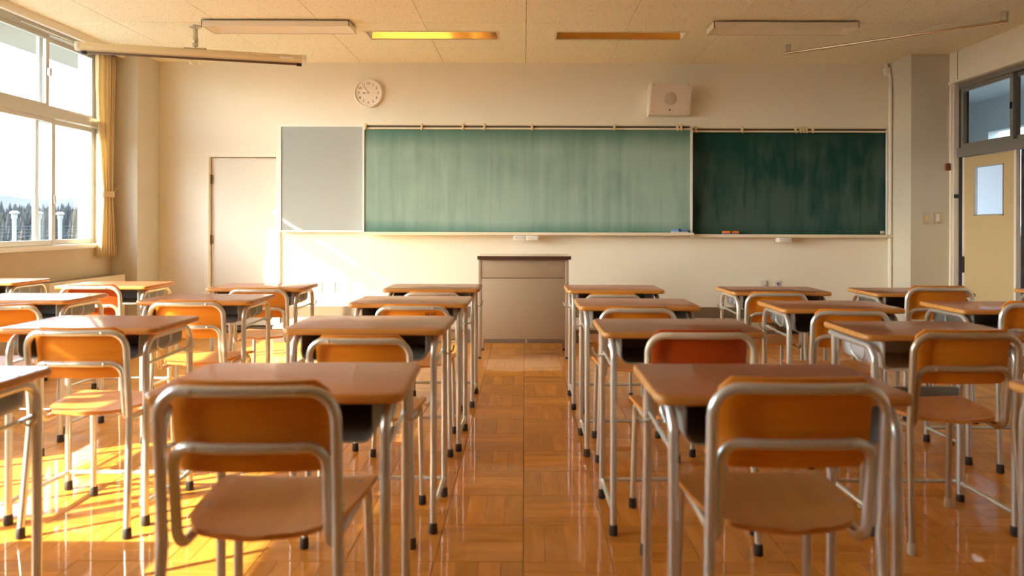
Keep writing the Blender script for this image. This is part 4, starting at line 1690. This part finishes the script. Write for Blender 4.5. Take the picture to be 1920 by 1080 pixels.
# chairs: rear feet depth yf
CHAIRS = [
    ('A', 'C1', -0.580, 1.515, 0.0, 1.06, 's'), ('B', 'C1', -0.578, 2.555, 0.0, 1.0, 's'), ('C', 'C1', -0.545, 3.560, 0.0, 1.0, 's'), ('D', 'C1', -0.56, 4.42, 0.0, 0.98, 's'),
    ('A', 'R1', 0.592, 1.555, 0.0, 1.06, 's'), ('B', 'R1', 0.612, 2.510, 0.0, 1.04, 'c'), ('C', 'R1', 0.545, 3.480, 0.0, 1.0, 's'), ('D', 'R1', 0.535, 4.38, 0.0, 0.97, 's'),
    ('B', 'L2', -1.619, 2.630, 0.0, 1.02, 's'), ('C', 'L2', -1.655, 3.570, 0.0, 1.02, 's'), ('D', 'L2', -1.625, 4.45, 0.0, 1.0, 's'),
    ('C', 'L3', -2.582, 3.500, 15.0, 1.0, 's'), ('D', 'L3', -2.66, 4.47, 0.0, 1.02, 'c'),
    ('B', 'R2', 1.535, 2.520, 0.0, 1.04, 'g'), ('C', 'R2', 1.525, 3.40, 0.0, 1.0, 's'), ('D', 'R2', 1.485, 4.28, 0.0, 1.0, 's'),
    ('C', 'R3', 2.385, 3.35, 0.0, 1.06, 's'), ('D', 'R3', 2.385, 4.18, 0.0, 1.06, 's'),
]
PR = {'s': chair_std, 'c': chair_cream, 'g': chair_gold}
for (row, col, x, yf, rz, s, k) in CHAIRS:
    lab = 'orange plywood chair with steel frame, ' + ROWN[row] + ', ' + COLN[col]
    if k == 'c':
        lab = 'red-backed chair with cream tube frame, ' + ROWN[row] + ', ' + COLN[col]
    if k == 'g':
        lab = 'orange chair with bronze tube frame and cream feet, ' + COLN[col]
    ch = place(PR[k], x, yf + 0.20 * s, rz, (s, s, s * (1.025 if row == 'A' else 1.0)), lab, 'chair', 'school chairs at the desks')

    if (row, col) == ('C', 'C1'):
        for q, (u, w_, h_, tilt) in enumerate(((0.062, 0.004, 0.022, 0.2), (0.070, 0.004, 0.020, -0.3), (0.078, 0.004, 0.022, 0.25), (0.090, 0.003, 0.020, 0.0), (0.099, 0.004, 0.018, 0.5), (0.108, 0.004, 0.016, -0.5))):
            zc = 0.694
            yb_ = -0.150 - 0.030 * (zc - 0.556) / 0.186 + bow(u, 0.158, 0.020) + 0.012 - 0.0045 - 0.002
            dx = h_ / 2 * math.tan(tilt) * 0.6
            m_ = MB()
            m_.add([(u - dx, yb_ - 0.0012, zc - h_ / 2), (u - dx + w_, yb_ - 0.0012, zc - h_ / 2), (u + dx + w_, yb_ - 0.0005, zc + h_ / 2), (u + dx, yb_ - 0.0005, zc + h_ / 2),
                    (u - dx, yb_ + 0.002, zc - h_ / 2), (u - dx + w_, yb_ + 0.002, zc - h_ / 2), (u + dx + w_, yb_ + 0.002, zc + h_ / 2), (u + dx, yb_ + 0.002, zc + h_ / 2)],
                   [(0, 1, 2, 3), (4, 7, 6, 5), (0, 4, 5, 1), (1, 5, 6, 2), (2, 6, 7, 3), (3, 7, 4, 0)])
            m_.build('scratch_mark', 'graffiti', ch, smooth=False)

# ------------------------------------------------------------------ outside
GZ = -5.0
mb = MB().box(-4000, 4000, -3000, 6000, GZ - 1, GZ)
tag(mb.build('ground', 'ground', smooth=False), 'flat ground far below the classroom windows', kind='structure')
rm = random.Random(8)
vs, fs = [], []
NXm = 90
for i in range(NXm + 1):
    t = i / NXm
    x = -2600 + 2400 * t
    y = 1500 + 700 * t
    d_ = y
    ridge = 82 + 26 * math.sin(t * 9 + 1.0) + 14 * math.sin(t * 23 + 2) + 6 * math.sin(t * 61) - 26 * t
    vs += [(x, y - 500, GZ), (x - 60, y - 180, ridge * 0.55), (x - 100, y, ridge), (x - 160, y + 500, GZ)]
for i in range(NXm):
    for k in range(3):
        a_ = i * 4 + k
        fs.append((a_, a_ + 4, a_ + 5, a_ + 1))
tag(MB().add(vs, fs).build('mountain_range', 'mountain', angle=80), 'hazy blue mountain range on the horizon', kind='structure')


def conifer_mesh(seed, h, mat):
    rn = random.Random(seed)
    m = MB()
    m.use('trunk')
    m.tube([(0, 0, 0), (0, 0, h * 0.3)], h * 0.018, seg=6)
    m.use(mat)
    tiers = 9
    for i in range(tiers):
        z0 = h * (0.12 + 0.82 * i / tiers)
        z1 = z0 + h * 0.2
        rr = h * 0.17 * (1 - 0.88 * i / tiers)
        n = 14
        ring = []
        for k in range(n):
            q = rr * (1.0 if k % 2 else 0.62) * rn.uniform(0.8, 1.15)
            a_ = 2 * PI * k / n + i
            ring.append((q * math.cos(a_), q * math.sin(a_), z0 - rn.uniform(0, 0.04) * h * (1 if k % 2 else 0)))
        m.add(ring + [(0, 0, min(z1, h))], [(k, (k + 1) % n, n) for k in range(n)] + [tuple(reversed(range(n)))])
    return m.mesh('conifer_tree', None, smooth=False)


protos = [conifer_mesh(21 + k, 9.0, 'conifer' if k % 2 == 0 else 'conifer_brown') for k in range(4)]
rt = random.Random(31)
N_TREE = 13
for i in range(N_TREE):
    q = 0.585 + 0.175 * (i + 0.5) / N_TREE
    dist = (93, 107, 100)[i % 3] + rt.uniform(-1, 1)
    k = rt.choice((0, 0, 1, 2, 3))
    o = link('conifer_tree', protos[k], None)
    o.location = (-q * dist, dist, GZ)
    s = rt.uniform(0.74, 0.86)
    o.scale = (s * 0.9, s * 0.9, s)
    o.rotation_euler = (0, 0, rt.uniform(0, 6))
    if k % 2 == 0:
        tag(o, 'hazy dark green conifer in the wood seen through the window', 'tree', 'green conifers outside the window')
    else:
        tag(o, 'hazy brownish conifer in the wood seen through the window', 'tree', 'brown conifers outside the window')
# the closed wood behind the first trees
fv, ff = [], []
for me in protos[:2]:
    pass
src = protos[0]
for i in range(330):
    dist = rt.uniform(125, 190)
    q = rt.uniform(0.56, 0.80)
    s = rt.uniform(0.80, 0.95) * (dist / 135)
    c_, s_ = math.cos(i), math.sin(i)
    b0 = len(fv)
    for v in src.vertices:
        x, y, z = v.co
        fv.append((-q * dist + (x * c_ - y * s_) * s, dist + (x * s_ + y * c_) * s, GZ + z * s))
    ff += [tuple(b0 + j for j in p.vertices) for p in src.polygons]
me = bpy.data.meshes.new('distant_wood')
me.from_pydata(fv, [], ff)
me.materials.append(MATS['conifer'])
tag(link('distant_wood', me), 'closed dark wood behind the first conifers outside', 'wood', kind='stuff')


def vent_post(x, y, label):
    r = empty('vent_pipe', (x, y, GZ))
    tag(r, label, 'vent pipe', 'vent pipes outside the window')
    ztop = 1.30 - GZ
    MB().tube([(0, 0, 0), (0, 0, ztop - 0.05)], 0.026, seg=14).build('pipe', 'vent_white', r)
    MB().lathe([(0.036, ztop - 0.11), (0.036, ztop - 0.05), (0.030, ztop - 0.045)], seg=18).build('collar', 'vent_white', r)
    MB().lathe([(0.02, ztop - 0.05), (0.058, ztop - 0.04), (0.052, ztop - 0.015), (0.025, ztop)], seg=18).build('cowl', 'vent_white', r)
    return r


vent_post(-7.0, 10.03, 'white capped vent pipe outside the window, furthest from the curtain')
vent_post(-7.0, 10.53, 'white capped vent pipe behind the window mullion')
vent_post(-7.0, 11.02, 'white capped vent pipe outside the window, nearest the curtain')
fe = empty('wire_fence', (-16, 22, GZ))
tag(fe, 'pale wire fence crossing in front of the distant wood', 'fence')
for z in (0.72, 0.83, 0.93, 1.02):
    MB().tube([(-6, -6, z - GZ), (6, 6, z - GZ)], 0.008, seg=5).build('wire', 'wire_white', fe)
for k in range(5):
    q = -6 + 3 * k
    MB().tube([(q, q, 0), (q, q, 1.06 - GZ)], 0.035, seg=8).build('post', 'wire_white', fe)
